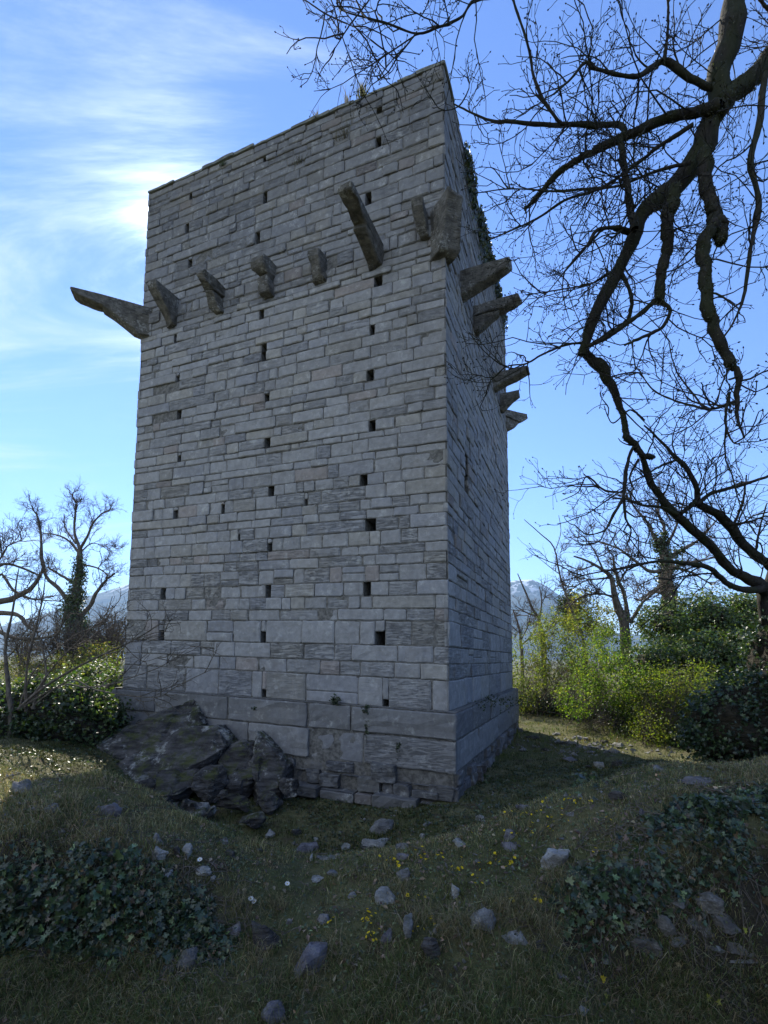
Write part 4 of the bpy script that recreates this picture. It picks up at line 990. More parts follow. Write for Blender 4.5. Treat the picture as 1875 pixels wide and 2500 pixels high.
# ruined wall smothered in ivy, right
els = [E(1450, 1345, 17.6, 1.1, 1.1, .75), E(1540, 1340, 17.4, 1.4, 1.2, .95), E(1650, 1345, 17.0, 1.5, 1.2, .95), E(1790, 1340, 17.0, 1.8, 1.2, 1.1), E(1410, 1440, 16.0, .9, .9, .8), E(1500, 1430, 15.8, 1.2, 1.0, .85), E(1610, 1430, 15.4, 1.3, 1.0, .9), E(1740, 1425, 15.2, 1.6, 1.1, 1.0), E(1440, 1530, 14.2, .8, .9, .7), E(1540, 1530, 13.8, 1.1, .9, .75), E(1660, 1525, 13.4, 1.2, .9, .8), E(1790, 1520, 13.2, 1.3, .9, .9), E(1500, 1600, 12.8, .9, .8, .55)]
bush('ivy_covered_ruin', 'heap of old wall smothered in glossy ivy at the right', els, 2600, 26, .14, (.05, .105), [(0.03, 0.055, 0.02), (0.05, 0.085, 0.028), (0.08, 0.12, 0.035), (0.12, 0.15, 0.045), (.17, .18, .06)], [2, 4, 4, 2, 1], M_IVYSHINE, 71, 'ivy', .72, 60, .012, 'ruin', None, core=.55, droop=.3)
# dark ivy thicket nearer, in the shade of the tower
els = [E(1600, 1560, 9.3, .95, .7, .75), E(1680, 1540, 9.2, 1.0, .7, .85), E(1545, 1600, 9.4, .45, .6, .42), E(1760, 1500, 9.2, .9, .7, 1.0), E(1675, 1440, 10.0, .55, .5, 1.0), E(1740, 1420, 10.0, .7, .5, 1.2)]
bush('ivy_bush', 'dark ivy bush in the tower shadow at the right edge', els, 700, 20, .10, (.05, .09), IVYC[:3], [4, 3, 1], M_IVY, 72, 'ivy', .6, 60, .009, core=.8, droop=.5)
# fresh green shrubs in front of the ruin
els = [E(1285, 1440, 15.6, .8, .8, .9), E(1335, 1480, 14.6, .85, .8, .9), E(1250, 1510, 15.4, .7, .8, .55), E(1385, 1500, 14.0, .65, .7, .85), E(1320, 1395, 15.8, .6, .7, .7)]
bush('leafing_shrub', 'bright lime green shrub just coming into leaf before the ivy ruin', els, 620, 17, .10, (.04, .085), [(.085, .15, .022), (.14, .19, .03), (.05, .085, .02), (.20, .21, .05)], [3, 3, 3, 1], M_LEAF, 73, 'kite', .35, 110, .008)
els = [E(1430, 1500, 13.3, .7, .6, .75), E(1500, 1490, 12.6, .6, .5, .75), E(1410, 1575, 12.8, .5, .5, .45)]
bush('leafing_shrub', 'tangled shrub of brown twigs with sparse green leaves against the ivy', els, 420, 12, .13, (.035, .07), YOUNG + OLIVE, [3, 2, 2, 0, 1, 1, 1], M_LEAF, 74, 'kite', .3, 140, .008)
# yellow green willowy hedge right beside the tower
els = [E(1140, 1440, 19, .9, 1.2, 1.5), E(1205, 1420, 19, .95, 1.2, 1.6), E(1115, 1500, 19, .8, 1, .9), E(1260, 1400, 19.5, .8, 1, 1.6), E(1190, 1360, 20, .7, .9, 1.0)]
bush('leafing_shrub', 'tall yellow green willowy shrub close beside the tower', els, 800, 14, .13, (.05, .10), [(.12, .15, .03), (.17, .18, .05), (.075, .105, .03), (.05, .065, .025)], [3, 3, 3, 2], M_LEAF, 75, 'kite', .25, 150, .010)
els = [E(1255, 1330, 22, .55, .6, 1.1), E(1300, 1345, 22, .6, .6, .8)]
bush('leafing_shrub', 'tall golden green bush against the mountain behind the shrubs', els, 240, 16, .16, (.06, .12), [(.18, .17, .03), (.13, .14, .03), (.22, .19, .05)], [3, 3, 2], M_LEAF, 76, 'kite', .4, 30, .012)
els = [E(1232, 1315, 23, .45, .5, .95)]
bush('ivy_bush', 'narrow dark green ivy pillar on the skyline right of the tower', els, 90, 26, .14, (.08, .14), IVYC, [2, 3, 2, 1], M_IVY, 77, 'kite', .5, 8, .012, core=.6)
# dark low growth along the path
els = [E(1150, 1525, 20, 1.0, .8, .5), E(1215, 1535, 19, 1.0, .8, .5), E(1280, 1550, 17.4, .9, .7, .5), E(1335, 1555, 16, .6, .6, .5)]
bush('ivy_bush', 'dark low ivy and bramble under the shrubs along the path', els, 420, 18, .10, (.05, .09), IVYC, [5, 3, 2, .6], M_IVY, 78, 'ivy', .5, 60, .008, core=.7)
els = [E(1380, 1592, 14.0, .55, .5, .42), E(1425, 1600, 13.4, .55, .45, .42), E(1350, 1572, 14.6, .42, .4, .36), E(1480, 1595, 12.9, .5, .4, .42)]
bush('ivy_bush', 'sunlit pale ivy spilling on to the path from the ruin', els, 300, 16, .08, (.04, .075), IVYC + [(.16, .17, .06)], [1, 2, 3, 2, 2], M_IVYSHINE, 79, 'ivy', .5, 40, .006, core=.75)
# left of the tower
els = [E(120, 1550, 10.2, 1.25, .8, .75), E(30, 1580, 10.0, 1.0, .8, .8), E(205, 1590, 10.2, .55, .5, .55), E(-90, 1560, 10, 1.1, .8, .9)]
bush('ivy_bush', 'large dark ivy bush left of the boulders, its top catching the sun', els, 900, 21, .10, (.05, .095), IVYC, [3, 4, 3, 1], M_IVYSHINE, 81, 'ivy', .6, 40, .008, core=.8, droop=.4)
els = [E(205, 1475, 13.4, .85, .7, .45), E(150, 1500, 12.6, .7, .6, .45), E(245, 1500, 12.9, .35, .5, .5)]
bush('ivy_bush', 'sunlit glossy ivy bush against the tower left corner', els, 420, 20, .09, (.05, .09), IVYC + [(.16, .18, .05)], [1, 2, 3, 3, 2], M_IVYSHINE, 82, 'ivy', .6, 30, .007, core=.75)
els = [E(215, 1420, 19, 1.0, .8, .55), E(130, 1440, 19, .8, .8, .4), E(50, 1440, 21, .9, .9, .45)]
bush('undergrowth_bush', 'olive brown brambly bush behind the ivy at the left', els, 330, 13, .14, (.05, .1), OLIVE + [(.10, .085, .04)], [2, 3, 2, 3], M_LEAF, 83, 'kite', .4, 120, .010)
els = [E(20, 1490, 14, .9, .6, .3), E(-80, 1480, 14, .9, .6, .35)]
bush('leafing_shrub', 'low lit green shrub at the left edge before the meadow', els, 220, 12, .10, (.04, .08), YOUNG + OLIVE, [2, 1, 2, 1, 1, 1, 1], M_LEAF, 84, 'kite', .4, 60, .007)
# distant tree belts on the plain: far enough to read as one mass
rf_ = np.random.default_rng(90)
def belt(label, n, xr, yr, hr, seed, cols):
    rr = np.random.default_rng(seed); xs = rr.uniform(*xr, n); ys = rr.uniform(*yr, n); zs = ground_z(xs, ys, False); hs = rr.uniform(*hr, n)
    per = 90; i = np.repeat(np.arange(n), per); d = unit(rr.normal(size=(n * per, 3))) * rr.random((n * per, 1)) ** .4
    C = np.stack([xs[i], ys[i], zs[i] + hs[i] * .5], 1) + d * np.stack([hs[i] * .45, hs[i] * .45, hs[i] * .55], 1)
    o_ = leaves('far_woods', C, d + rr.normal(size=C.shape) * .6, hs[i] * rr.uniform(.10, .22, len(C)), palette(len(C), cols, [1] * len(cols), .25, rr), M_LEAF, rnd=rr)
    return tag(o_, label, 'woods', kind='stuff')
belt('far belt of brown leafless woods across the plain', 420, (-420, 420), (170, 420), (7, 12), 91, [(.07, .06, .045), (.09, .075, .05), (.05, .055, .03)])
# ------------------------------------------------------------------ boulders and stones
def rough_hull(pts, seed, amp=0.05, cuts=3, scale=2.2, strata=0.0, bev=.015):
    bm = bmesh.new()
    for p in pts: bm.verts.new(p)
    r_ = bmesh.ops.convex_hull(bm, input=bm.verts)
    junk = [e for e in r_.get('geom_interior', []) if isinstance(e, bmesh.types.BMVert)]
    bmesh.ops.delete(bm, geom=[v for v in bm.verts if not v.link_faces], context='VERTS')
    bmesh.ops.dissolve_limit(bm, angle_limit=0.12, verts=bm.verts, edges=bm.edges)
    bmesh.ops.bevel(bm, geom=list(bm.edges), offset=bev, segments=1, affect='EDGES', clamp_overlap=True)
    bmesh.ops.triangulate(bm, faces=bm.faces)
    for _ in range(cuts):
        L_ = sorted(e.calc_length() for e in bm.edges); lim = L_[len(L_) // 3]
        bmesh.ops.subdivide_edges(bm, edges=[e for e in bm.edges if e.calc_length() > lim], cuts=1)
        bmesh.ops.triangulate(bm, faces=[f for f in bm.faces if len(f.verts) > 3])
    sd = Vector((seed * 1.7, seed * 0.9, 0))
    bm.normal_update()
    for v in bm.verts:
        q_ = v.co * scale + sd
        n = mnoise.fractal(q_, 0.9, 2.1, 5) + 0.5 * (mnoise.cell(q_ * 1.7) - .5)
        v.co += v.normal * (amp * n)
        if strata:
            t = v.co.dot(Vector((-0.35, -0.1, 1))) * 9 + mnoise.noise(q_ * .5); v.co += v.normal * strata * (abs((t % 1) - .5) - .25)
    return bm
def boulder(name, label, pts, seed, mat, amp=.06, cuts=4, group='boulders of the outcrop', strata=.03):
    P_ = np.array(pts); c = P_.mean(0)
    bm = rough_hull([Vector(p - c) for p in P_], seed, amp, cuts, 1.6, strata, .03)
    o_ = bm_obj(name, bm, mat); o_.location = Vector(c); tag(o_, label, 'boulder', group); return o_
def B(front, back_dy=0.9, drop=1.2):
    f = [pt(*q_) for q_ in front]
    return f + [p + np.array([0.1, back_dy, -0.1]) for p in f] + [p * np.array([1, 1, 1]) + np.array([0, .35, -drop]) for p in f[::2]]
boulder('boulder', 'long tilted slab of rock leaning against the tower, highest of the outcrop', B([(212, 1602, 9.9), (262, 1570, 10.2), (345, 1534, 10.3), (424, 1507, 10.4), (436, 1560, 9.9), (360, 1600, 9.6), (250, 1645, 9.5), (213, 1640, 9.6)], .9, .8), 1, M_OUTCROP)
boulder('boulder', 'big dark tilted boulder with pale lichen patches beside the tower', B([(225, 1690, 9.0), (250, 1650, 9.25), (335, 1606, 9.45), (390, 1572, 9.6), (470, 1560, 9.6), (486, 1612, 9.2), (445, 1640, 9.0), (328, 1695, 8.8), (270, 1700, 8.8)], .8, .5), 2, M_OUTCROP)
boulder('boulder', 'rounded grey boulder between the big tilted one and the foundation', B([(468, 1628, 9.3), (520, 1602, 9.3), (545, 1625, 9.15), (548, 1690, 8.85), (500, 1702, 8.8), (466, 1690, 9.0)], .7, .8), 4, M_OUTCROP)
boulder('boulder', 'upright wedge of pale grey rock under the plinth', B([(552, 1578, 9.3), (600, 1630, 9.1), (622, 1652, 9.0), (598, 1704, 8.75), (556, 1716, 8.7), (536, 1650, 9.05)], .7, .9), 5, M_OUTCROP)
def chunk(dx, dy, Y, w_, h_, seed, label):
    p = pt(dx, dy, Y); rr = np.random.default_rng(seed); d_ = unit(rr.normal(size=(16, 3))); d_ = d_ / np.max(np.abs(d_), axis=1, keepdims=True) ** .6
    m = Y / FPX * KD; pts = p + d_ * np.array([w_ * m / 2, w_ * m * .38, h_ * m / 2]) * rr.uniform(.85, 1.05, (16, 1)); boulder('boulder', label, list(pts), seed, M_OUTCROP, .07, 3)
for i_, (x, y, Y, w_, h_, lab) in enumerate(((300, 1712, 8.8, 110, 60, 'low dark block wedged under the left part of the big tilted boulder'), (385, 1700, 8.8, 120, 70, 'dark block under the middle of the big tilted boulder'), (455, 1690, 8.9, 90, 80, 'dark block under the right end of the big tilted boulder'),
        (270, 1735, 8.4, 70, 44, 'dark broken rock at the left foot of the outcrop'), (345, 1748, 8.2, 90, 44, 'long dark rock at the foot of the outcrop'), (425, 1752, 8.1, 80, 50, 'dark squat rock in the middle of the outcrop foot'), (500, 1735, 8.4, 80, 60, 'dark rock at the foot of the rounded grey boulder'),
        (575, 1735, 8.5, 76, 50, 'dark rock at the foot of the upright wedge'), (625, 1700, 8.75, 50, 44, 'small dark rock between the wedge and the foundation'), (545, 1768, 7.9, 60, 30, 'low dark rock where the outcrop runs into the hollow'))):
    chunk(x, y, Y, w_, h_, 400 + i_, lab)

M_MOSSY = mat_rock('mossy_wall_stone', (0.085, 0.08, 0.076), (0.20, 0.19, 0.18), 0.35, 0.6, 2.2, 0.3)
M_SLATE = mat_rock('purple_grey_rock', (0.10, 0.095, 0.115), (0.23, 0.22, 0.245), 0.3, 0.3, 2.4, 0.4)
MATS = {'g': M_ROCK, 'd': M_ROCKD, 'p': M_ROCKP, 's': M_SLATE}
# (centre x, centre y, width, height) in the photograph, kind, label
STONES = [
 (108, 1744, 36, 26, 'g', 'angular grey stone at the edge of the sunlit patch'), (221, 1749, 66, 32, 's', 'broad purple slate slab on the left slope'), (129, 1796, 28, 9, 'g', 'thin flat sliver of stone on the left slope'),
 (343, 1809, 36, 30, 'g', 'pointed upright stone on top of the left bank'), (336, 1841, 52, 26, 'p', 'crumbly pale stone below the pointed upright one'), (291, 1851, 15, 12, 'p', 'small white stone left of the crumbly pale one'),
 (380, 1839, 24, 25, 'd', 'dark stone half buried beside the split pale one'), (404, 1837, 28, 30, 'p', 'split pale stone leaning to the left'), (358, 1891, 42, 20, 'p', 'flat pale stone at the upper rim of the ivy bank'), (436, 1880, 40, 16, 'p', 'whitish broken stone in the grass right of the ivy rim'),
 (458, 1897, 14, 12, 'p', 'little round pale stone below the whitish broken one'), (479, 1817, 32, 16, 'd', 'brown dull stone sunk in the turf near the hollow'), (494, 1845, 30, 20, 'd', 'mossy stone at the left rim of the hollow'), (208, 1842, 36, 14, 'g', 'low grey stone in straw above the ivy bank'),
 (570, 2026, 82, 66, 'd', 'rough brown boulder in the near slope'), (668, 2083, 88, 72, 's', 'large blue grey boulder near the bottom of the slope'), (343, 2112, 72, 42, 'g', 'pale block of the low wall under the left ivy'), (216, 2114, 76, 40, 'g', 'wide block of the low wall at the lower left'),
 (401, 2085, 36, 46, 'd', 'dark upright block of the low wall under the ivy'), (587, 2194, 56, 40, 's', 'blue grey stone at the bottom edge'), (504, 2008, 42, 42, 's', 'crumbly purple stone left of the brown boulder'), (624, 1993, 18, 17, 'g', 'small grey stone in grass right of the brown boulder'),
 (581, 1801, 26, 27, 'p', 'pale stone leaning in the hollow below the outcrop'), (639, 1797, 30, 20, 'd', 'dark triangular stone in the hollow'), (682, 1812, 13, 11, 'p', 'small white pebble on the hollow slope'), (747, 1829, 25, 19, 'p', 'squarish pale stone left of the long flat one'),
 (811, 1819, 78, 28, 'p', 'long pale flat stone lying in the hollow'), (825, 1783, 58, 42, 'g', 'wedge-shaped grey rock, biggest in the hollow'), (672, 1850, 13, 25, 'p', 'thin upright pale stone in the hollow'), (664, 1832, 58, 26, 's', 'dark slab behind the thin upright stone'), (700, 1856, 60, 10, 'g', 'flat ledge of stone along the hollow rim'),
 (870, 1827, 36, 20, 'g', 'grey stone right of the long flat one'), (911, 1806, 16, 16, 'p', 'small triangular white stone on the lawn'), (679, 1902, 48, 15, 'p', 'flat worn step stone at the mouth of the hollow'), (722, 1886, 36, 18, 'g', 'mossy stone beside the step stone'), (90, 2062, 26, 30, 'd', 'dull stone in the ivy at the lower left edge'),
 (1133, 1742, 36, 18, 's', 'purple stone on the lawn beside yellow flowers'), (1038, 1766, 24, 18, 'p', 'pale stone alone on the lawn below the tower corner'), (922, 1779, 21, 13, 'g', 'small grey stone on the lawn near the wedge rock'), (990, 1820, 42, 20, 'p', 'tilted pale stone on the crest above the lawn'),
 (868, 1850, 32, 20, 's', 'crumbly stone on the crest right of the hollow'), (872, 1888, 34, 26, 'g', 'broken pale stone among yellow flowers'), (983, 1920, 30, 46, 'p', 'standing pale slab in the middle of the slope'), (967, 1870, 12, 22, 'g', 'thin grey splinter standing among flowers'), (1100, 1830, 46, 22, 's', 'purple block on the slope above the white rock'),
 (1102, 1803, 34, 28, 's', 'crumbling stone with a hollow behind the purple block'), (1203, 1857, 72, 46, 'p', 'crumbled white rock, palest on the right slope'), (1228, 1759, 74, 11, 'g', 'long flat splinter of stone on the right crest'), (1256, 1722, 15, 17, 'p', 'small upright stone under the ivy clump on the crest'),
 (1431, 1660, 40, 20, 'g', 'grey boulder on the right crest by the ivy ruin'), (1509, 1685, 84, 26, 's', 'flat outcrop slab on the right crest'), (1404, 1694, 56, 14, 'g', 'gravelly pale stones on the right crest'), (1340, 1718, 46, 24, 'd', 'dark weathered stone on the right crest'), (1388, 1757, 18, 32, 's', 'purple upright stone under the crest'), (1499, 1900, 22, 15, 'p', 'small white stone in the right ivy'),
 (1050, 1993, 64, 46, 'g', 'squared block at the broken head of the near wall'), (1116, 2046, 76, 46, 'p', 'pale trapezoid block of the near wall'), (1173, 2048, 28, 40, 'd', 'dark block next to the pale trapezoid'), (836, 2023, 34, 32, 's', 'blue grey stone under the yellow flowers'), (882, 2006, 20, 30, 'g', 'thin crumbly stone near the wall head'),
 (932, 2049, 54, 48, 'd', 'dark squat block in the foot of the slope'), (834, 1938, 52, 32, 'p', 'crumbly whitish stone in the middle of the slope'), (940, 2012, 14, 16, 'p', 'small light stone above the dark squat block'), (1060, 2070, 60, 22, 'd', 'low dark block in the foot of the near wall'), (1125, 2080, 50, 18, 'g', 'flat dim stone at the foot of the near wall'),
 (1474, 1968, 34, 24, 'd', 'small dim stone high in the mossy wall'), (1541, 1958, 56, 34, 'd', 'top block of the mossy wall at the lower right'), (1450, 2008, 52, 44, 'd', 'left block in the middle row of the mossy wall'), (1512, 2008, 50, 44, 'd', 'middle block in the middle row of the mossy wall'), (1570, 2003, 52, 46, 'd', 'right block in the middle row of the mossy wall'),
 (1402, 2048, 70, 36, 'd', 'long left block in the lowest row of the mossy wall'), (1466, 2043, 48, 32, 'g', 'lightest block in the lowest row of the mossy wall'), (1540, 2046, 54, 34, 'd', 'rounded block in the lowest row of the mossy wall'), (1600, 2055, 56, 32, 'd', 'right end block in the lowest row of the mossy wall'), (1600, 2076, 100, 16, 'g', 'long pale kerb-like stone under the mossy wall'),
 (1298, 1652, 24, 20, 'p', 'pale stone at the shaded end of the path rubble'), (1337, 1650, 34, 16, 'd', 'dark stone at the right end of the path rubble'), (1310, 1603, 20, 16, 'd', 'round dark stone on the sunny path'), (1255, 1594, 36, 10, 'g', 'low pinkish stone lying on the sunny path'), (1222, 1606, 40, 12, 'd', 'shaded stone in the path rubble near the tower'),
 (1180, 1618, 44, 13, 'd', 'dark flat stone in the path rubble'), (1236, 1640, 40, 12, 's', 'slabby stone in the middle of the path rubble'), (1268, 1656, 34, 10, 'd', 'low stone at the front of the path rubble'), (1150, 1592, 34, 12, 'd', 'stone at the tower end of the path rubble'), (1275, 1622, 36, 13, 's', 'half lit stone on the path rubble edge'), (1205, 1585, 26, 9, 'g', 'small sunlit stone at the path edge'),
 (40, 1700, 60, 34, 'g', 'lichened stone in the sunlit grass at the left edge'), (180, 1775, 20, 10, 'd', 'small dark stone below the purple slab'), (560, 1836, 22, 11, 'd', 'low dark stone at the edge of the hollow'), (760, 1935, 24, 10, 'g', 'flat little stone on the grass slope'), (700, 1985, 30, 18, 's', 'purplish stone beside the lone yellow flower'),
]
STONE_POS = []
rs = np.random.default_rng(17)
def stone_at(dx, dy, w_, h_, kind, label, group, seed):
    # its foot stands on the ground under the lower edge seen in the photograph
    p = march(dx, dy + h_ * .38); m = p[1] / FPX * KD * 1.02
    W_, H_ = w_ * m * .92, h_ * m
    iw = 'wall' in label and dy > 1950
    if iw: p = pt(dx, dy, 2.9 + (2085 - dy) * .00062); W_, H_ = w_ * p[1] / FPX * KD * 1.06, h_ * p[1] / FPX * KD * 1.06
    a = np.array([W_ / 2, max(.35 * W_, min(W_ * .5, H_ * .7)), H_ * .66])
    if iw: a = np.array([W_ / 2, .075, H_ / 2])
    n = 22 if 'wall' in label else 15; d_ = unit(rs.normal(size=(n, 3))); d_ = d_ / np.max(np.abs(d_), axis=1, keepdims=True) ** (.85 if iw else .55)
    pts = d_ * a * rs.uniform(.82, 1.06, (n, 1))
    sh_ = rs.normal(0, .06 if iw else .22); pts[:, 0] += pts[:, 2] * sh_
    pts[:, 0] *= (W_ / 2) / np.abs(pts[:, 0]).max()
    yaw = rs.normal(0, .08 if iw else .25); c_, s_ = math.cos(yaw), math.sin(yaw); pts[:, :2] = pts[:, :2] @ np.array([[c_, s_], [-s_, c_]])
    sz = float(max(W_, H_))
    bm = rough_hull([Vector(q_) for q_ in pts], seed, .085 * sz, 4 if sz > .16 else 3, 1.1 / sz, 0, .03 * sz)
    o_ = bm_obj('stone', bm, M_MOSSY if (iw and kind == 'd') else MATS[kind]); o_.location = (p[0], p[1] + (.045 if iw else a[1] * .55), p[2] + (0 if iw else H_ * .07))
    STONE_POS.append((p[0], p[1] + a[1] * .3, W_, H_)); tag(o_, label, 'stone', group); return o_
for i_, (x, y, w_, h_, k, lab) in enumerate(STONES):
    grp = 'blocks of the low near wall' if 'wall' in lab and y > 1950 else ('rubble by the path' if 'path' in lab else 'stones lying on the slopes')
    stone_at(x, y, w_, h_, k, lab, grp, i_ + 3)
# ------------------------------------------------------------------ ground cover
rgc = np.random.default_rng(23)
def world_to_disp(P_):
    q_ = P_ @ ROT; return (PPX + FPX * q_[:, 0] / q_[:, 1]) / KD, (PPY - FPX * q_[:, 2] / q_[:, 1]) / KD
def poly_world(pts):
    return np.array([march(*p)[:2] for p in pts])
def in_poly(x, y, poly):
    c = np.zeros(len(x), bool); n = len(poly)
    for i in range(n):
        x0, y0 = poly[i]; x1, y1 = poly[(i + 1) % n]
        k = ((y0 > y) != (y1 > y)) & (x < (x1 - x0) * (y - y0) / (y1 - y0 + 1e-12) + x0); c ^= k
    return c
IVL = poly_world([(-260, 1880), (0, 1865), (90, 1815), (230, 1830), (330, 1880), (430, 1905), (500, 1960), (530, 2040), (470, 2075), (330, 2090), (180, 2070), (0, 2060), (-260, 2060)])
IVR = poly_world([(1180, 1965), (1240, 1880), (1340, 1840), (1420, 1760), (1520, 1720), (1700, 1690), (1950, 1680), (1950, 1960), (1640, 1960), (1450, 1965), (1330, 2050), (1230, 2060)])
IVS = poly_world([(1205, 1735), (1220, 1672), (1300, 1672), (1345, 1705), (1290, 1745)])
def scatter(n, xr, yr, dens=None):
    x = rgc.uniform(*xr, n); y = rgc.uniform(*yr, n)
    if dens is not None:
        k = rgc.random(n) < dens(x, y); x, y = x[k], y[k]
    return x, y
def tower_mask(x, y):
    p = np.stack([x, y], 1) - TN[:2]; a = p @ U[:2]; b = p @ V[:2]
    return (a < .25) & (a > -TA - .2) & (b > -.25) & (b < TB + .2)
def ivy_carpet(poly, n, label, size, seed, lift=.07, wa=.22):
    x = rgc.uniform(poly[:, 0].min(), poly[:, 0].max(), n); y = rgc.uniform(poly[:, 1].min(), poly[:, 1].max(), n)
    wob = wa * fbm(x * 2.2, y * 2.2, seed, 4) + rgc.normal(0, .05, n); wob2 = wa * .6 * fbm(x * 2.2, y * 2.2, seed + 40, 4) + rgc.normal(0, .02, n); k = in_poly(x + wob, y + wob2, poly) & (fbm(x * 3.4, y * 3.4, seed + 3, 4) > -.20 + rgc.normal(0, .12, n)); x, y = x[k], y[k]
    fr = np.mean([in_poly(x + .16 * math.cos(q_), y + .12 * math.sin(q_), poly) for q_ in np.arange(8) * math.pi / 4], 0)      # thins out and lies flat towards its edge
    k = rgc.random(len(x)) < .12 + .88 * fr ** 1.5; x, y, fr = x[k], y[k], fr[k]
    N_ = ground_n(x, y); z = ground_z(x, y); h = rgc.random(len(x)) ** 1.3 * lift * (.15 + .85 * fr ** 2) * (1 + 1.2 * fbm(x * 3, y * 3, seed + 1, 3))
    C = np.stack([x, y, z], 1) + N_ * np.maximum(h, .004)[:, None]
    Nn = N_ * .8 + rgc.normal(size=C.shape) * .65 + np.array([0, -.25, 0])
    col = palette(len(x), [(0.022, 0.040, 0.022), (0.036, 0.060, 0.030), (0.056, 0.09, 0.04), (.10, .13, .05), (.08, .055, .03)], [4, 4, 2.5, .8, 1.0], .35, rgc) * (1 + .35 * fbm(x * 5, y * 5, seed + 5, 2))[:, None]
    o_ = leaves('ivy_carpet', C, Nn, size[0] * np.exp(rgc.normal(.22, .34, len(x))), col, M_IVY, None, 'ivy', .18, rnd=rgc)
    return tag(o_, label, 'ivy', kind='stuff')
ivy_carpet(IVL, 16000, 'dark ivy carpet hanging over the left bank', (.026, .066), 5, .13)
ivy_carpet(IVR, 26000, 'ivy carpet over the right bank above the mossy wall', (.026, .062), 6, .12)
ivy_carpet(IVS, 5200, 'small ivy clump on the crest above the lawn', (.03, .06), 7, .10)

def runners(poly, n, label, seed):
    rr = np.random.default_rng(seed); k = rr.integers(0, len(poly), n); f = rr.random((n, 1)); st = poly[k] * (1 - f) + poly[(k + 1) % len(poly)] * f
    st = st + (poly.mean(0) - st) * rr.uniform(-.05, .35, (n, 1)); a = rr.uniform(0, 6.28, n); K = 14; P_ = np.zeros((n, K, 2)); P_[:, 0] = st
    for i in range(1, K):
        a = a + rr.normal(0, .45, n); P_[:, i] = P_[:, i - 1] + np.stack([np.cos(a), np.sin(a)], 1) * rr.uniform(.02, .05, (n, 1))
    z = ground_z(P_[..., 0], P_[..., 1]) + .012 + .02 * rr.random((n, K)); Pm = np.concatenate([P_, z[..., None]], 2)
    v, f_ = tubes(Pm, np.full((n, K), .0022) * rr.uniform(.6, 1.5, (n, 1)), 4)
    o_ = np_mesh('ivy_runners', v, [f_], M_BARK); return tag(o_, label, 'ivy', kind='stuff')
runners(IVL, 130, 'bare ivy runners straggling out of the left bank', 301); runners(IVR, 170, 'bare ivy runners straggling out of the right bank', 302)
def dead_twigs(n, label, seed):
    rr = np.random.default_rng(seed); x = rr.uniform(-4, 5, n); y = rr.uniform(2.4, 7, n); K = 6; a = rr.uniform(0, 6.28, n); L_ = rr.uniform(.05, .28, n); P_ = np.zeros((n, K, 2)); P_[:, 0] = np.stack([x, y], 1)
    for i in range(1, K):
        a = a + rr.normal(0, .25, n); P_[:, i] = P_[:, i - 1] + np.stack([np.cos(a), np.sin(a)], 1) * (L_ / K)[:, None]
    z = ground_z(P_[..., 0], P_[..., 1]) + .01 + .03 * rr.random((n, 1)); v, f_ = tubes(np.concatenate([P_, z[..., None]], 2), np.full((n, K), .0025) * rr.uniform(.6, 1.6, (n, 1)), 4)
    return tag(np_mesh('fallen_twigs', v, [f_], M_BARK), label, 'twigs', kind='stuff')
dead_twigs(420, 'thin fallen twigs lying in the grass', 303)

# grass
def blades(x, y, h, wd, col, lean, seg3=True):
    n = len(x); z = ground_z(x, y)
    b = np.stack([x, y, z - .006], 1); az = rgc.uniform(0, 2 * np.pi, n); side = np.stack([np.cos(az), np.sin(az), 0 * az], 1)
    ld = rgc.uniform(0, 2 * np.pi, n); N_ = ground_n(x, y)
    lv_ = np.stack([np.cos(ld), np.sin(ld), 0 * ld], 1) * lean[:, None] + N_ * np.array([1, 1, 0]) * .5
    m = b + np.array([0, 0, 1.0]) * (h * .55)[:, None] + lv_ * (h * .28)[:, None]; t = b + np.array([0, 0, 1.0]) * (h * np.maximum(.25, 1 - .45 * lean))[:, None] + lv_ * (h * .85)[:, None]
    w2 = (wd / 2)[:, None] * side
    v = np.stack([b - w2, b + w2, m + w2 * .7, m - w2 * .7, t], 1).reshape(-1, 3); i = (np.arange(n) * 5)[:, None]
    cc = np.stack([col * .75, col * .75, col, col, col * 1.1], 1).reshape(-1, 3)
    return v, [i + np.array([[0, 1, 2, 3]]), i + np.array([[3, 2, 4]])], cc
GC = [(.092, .122, .042), (.132, .155, .054), (.065, .09, .03), (.25, .225, .115), (.36, .32, .19), (.15, .125, .065)]
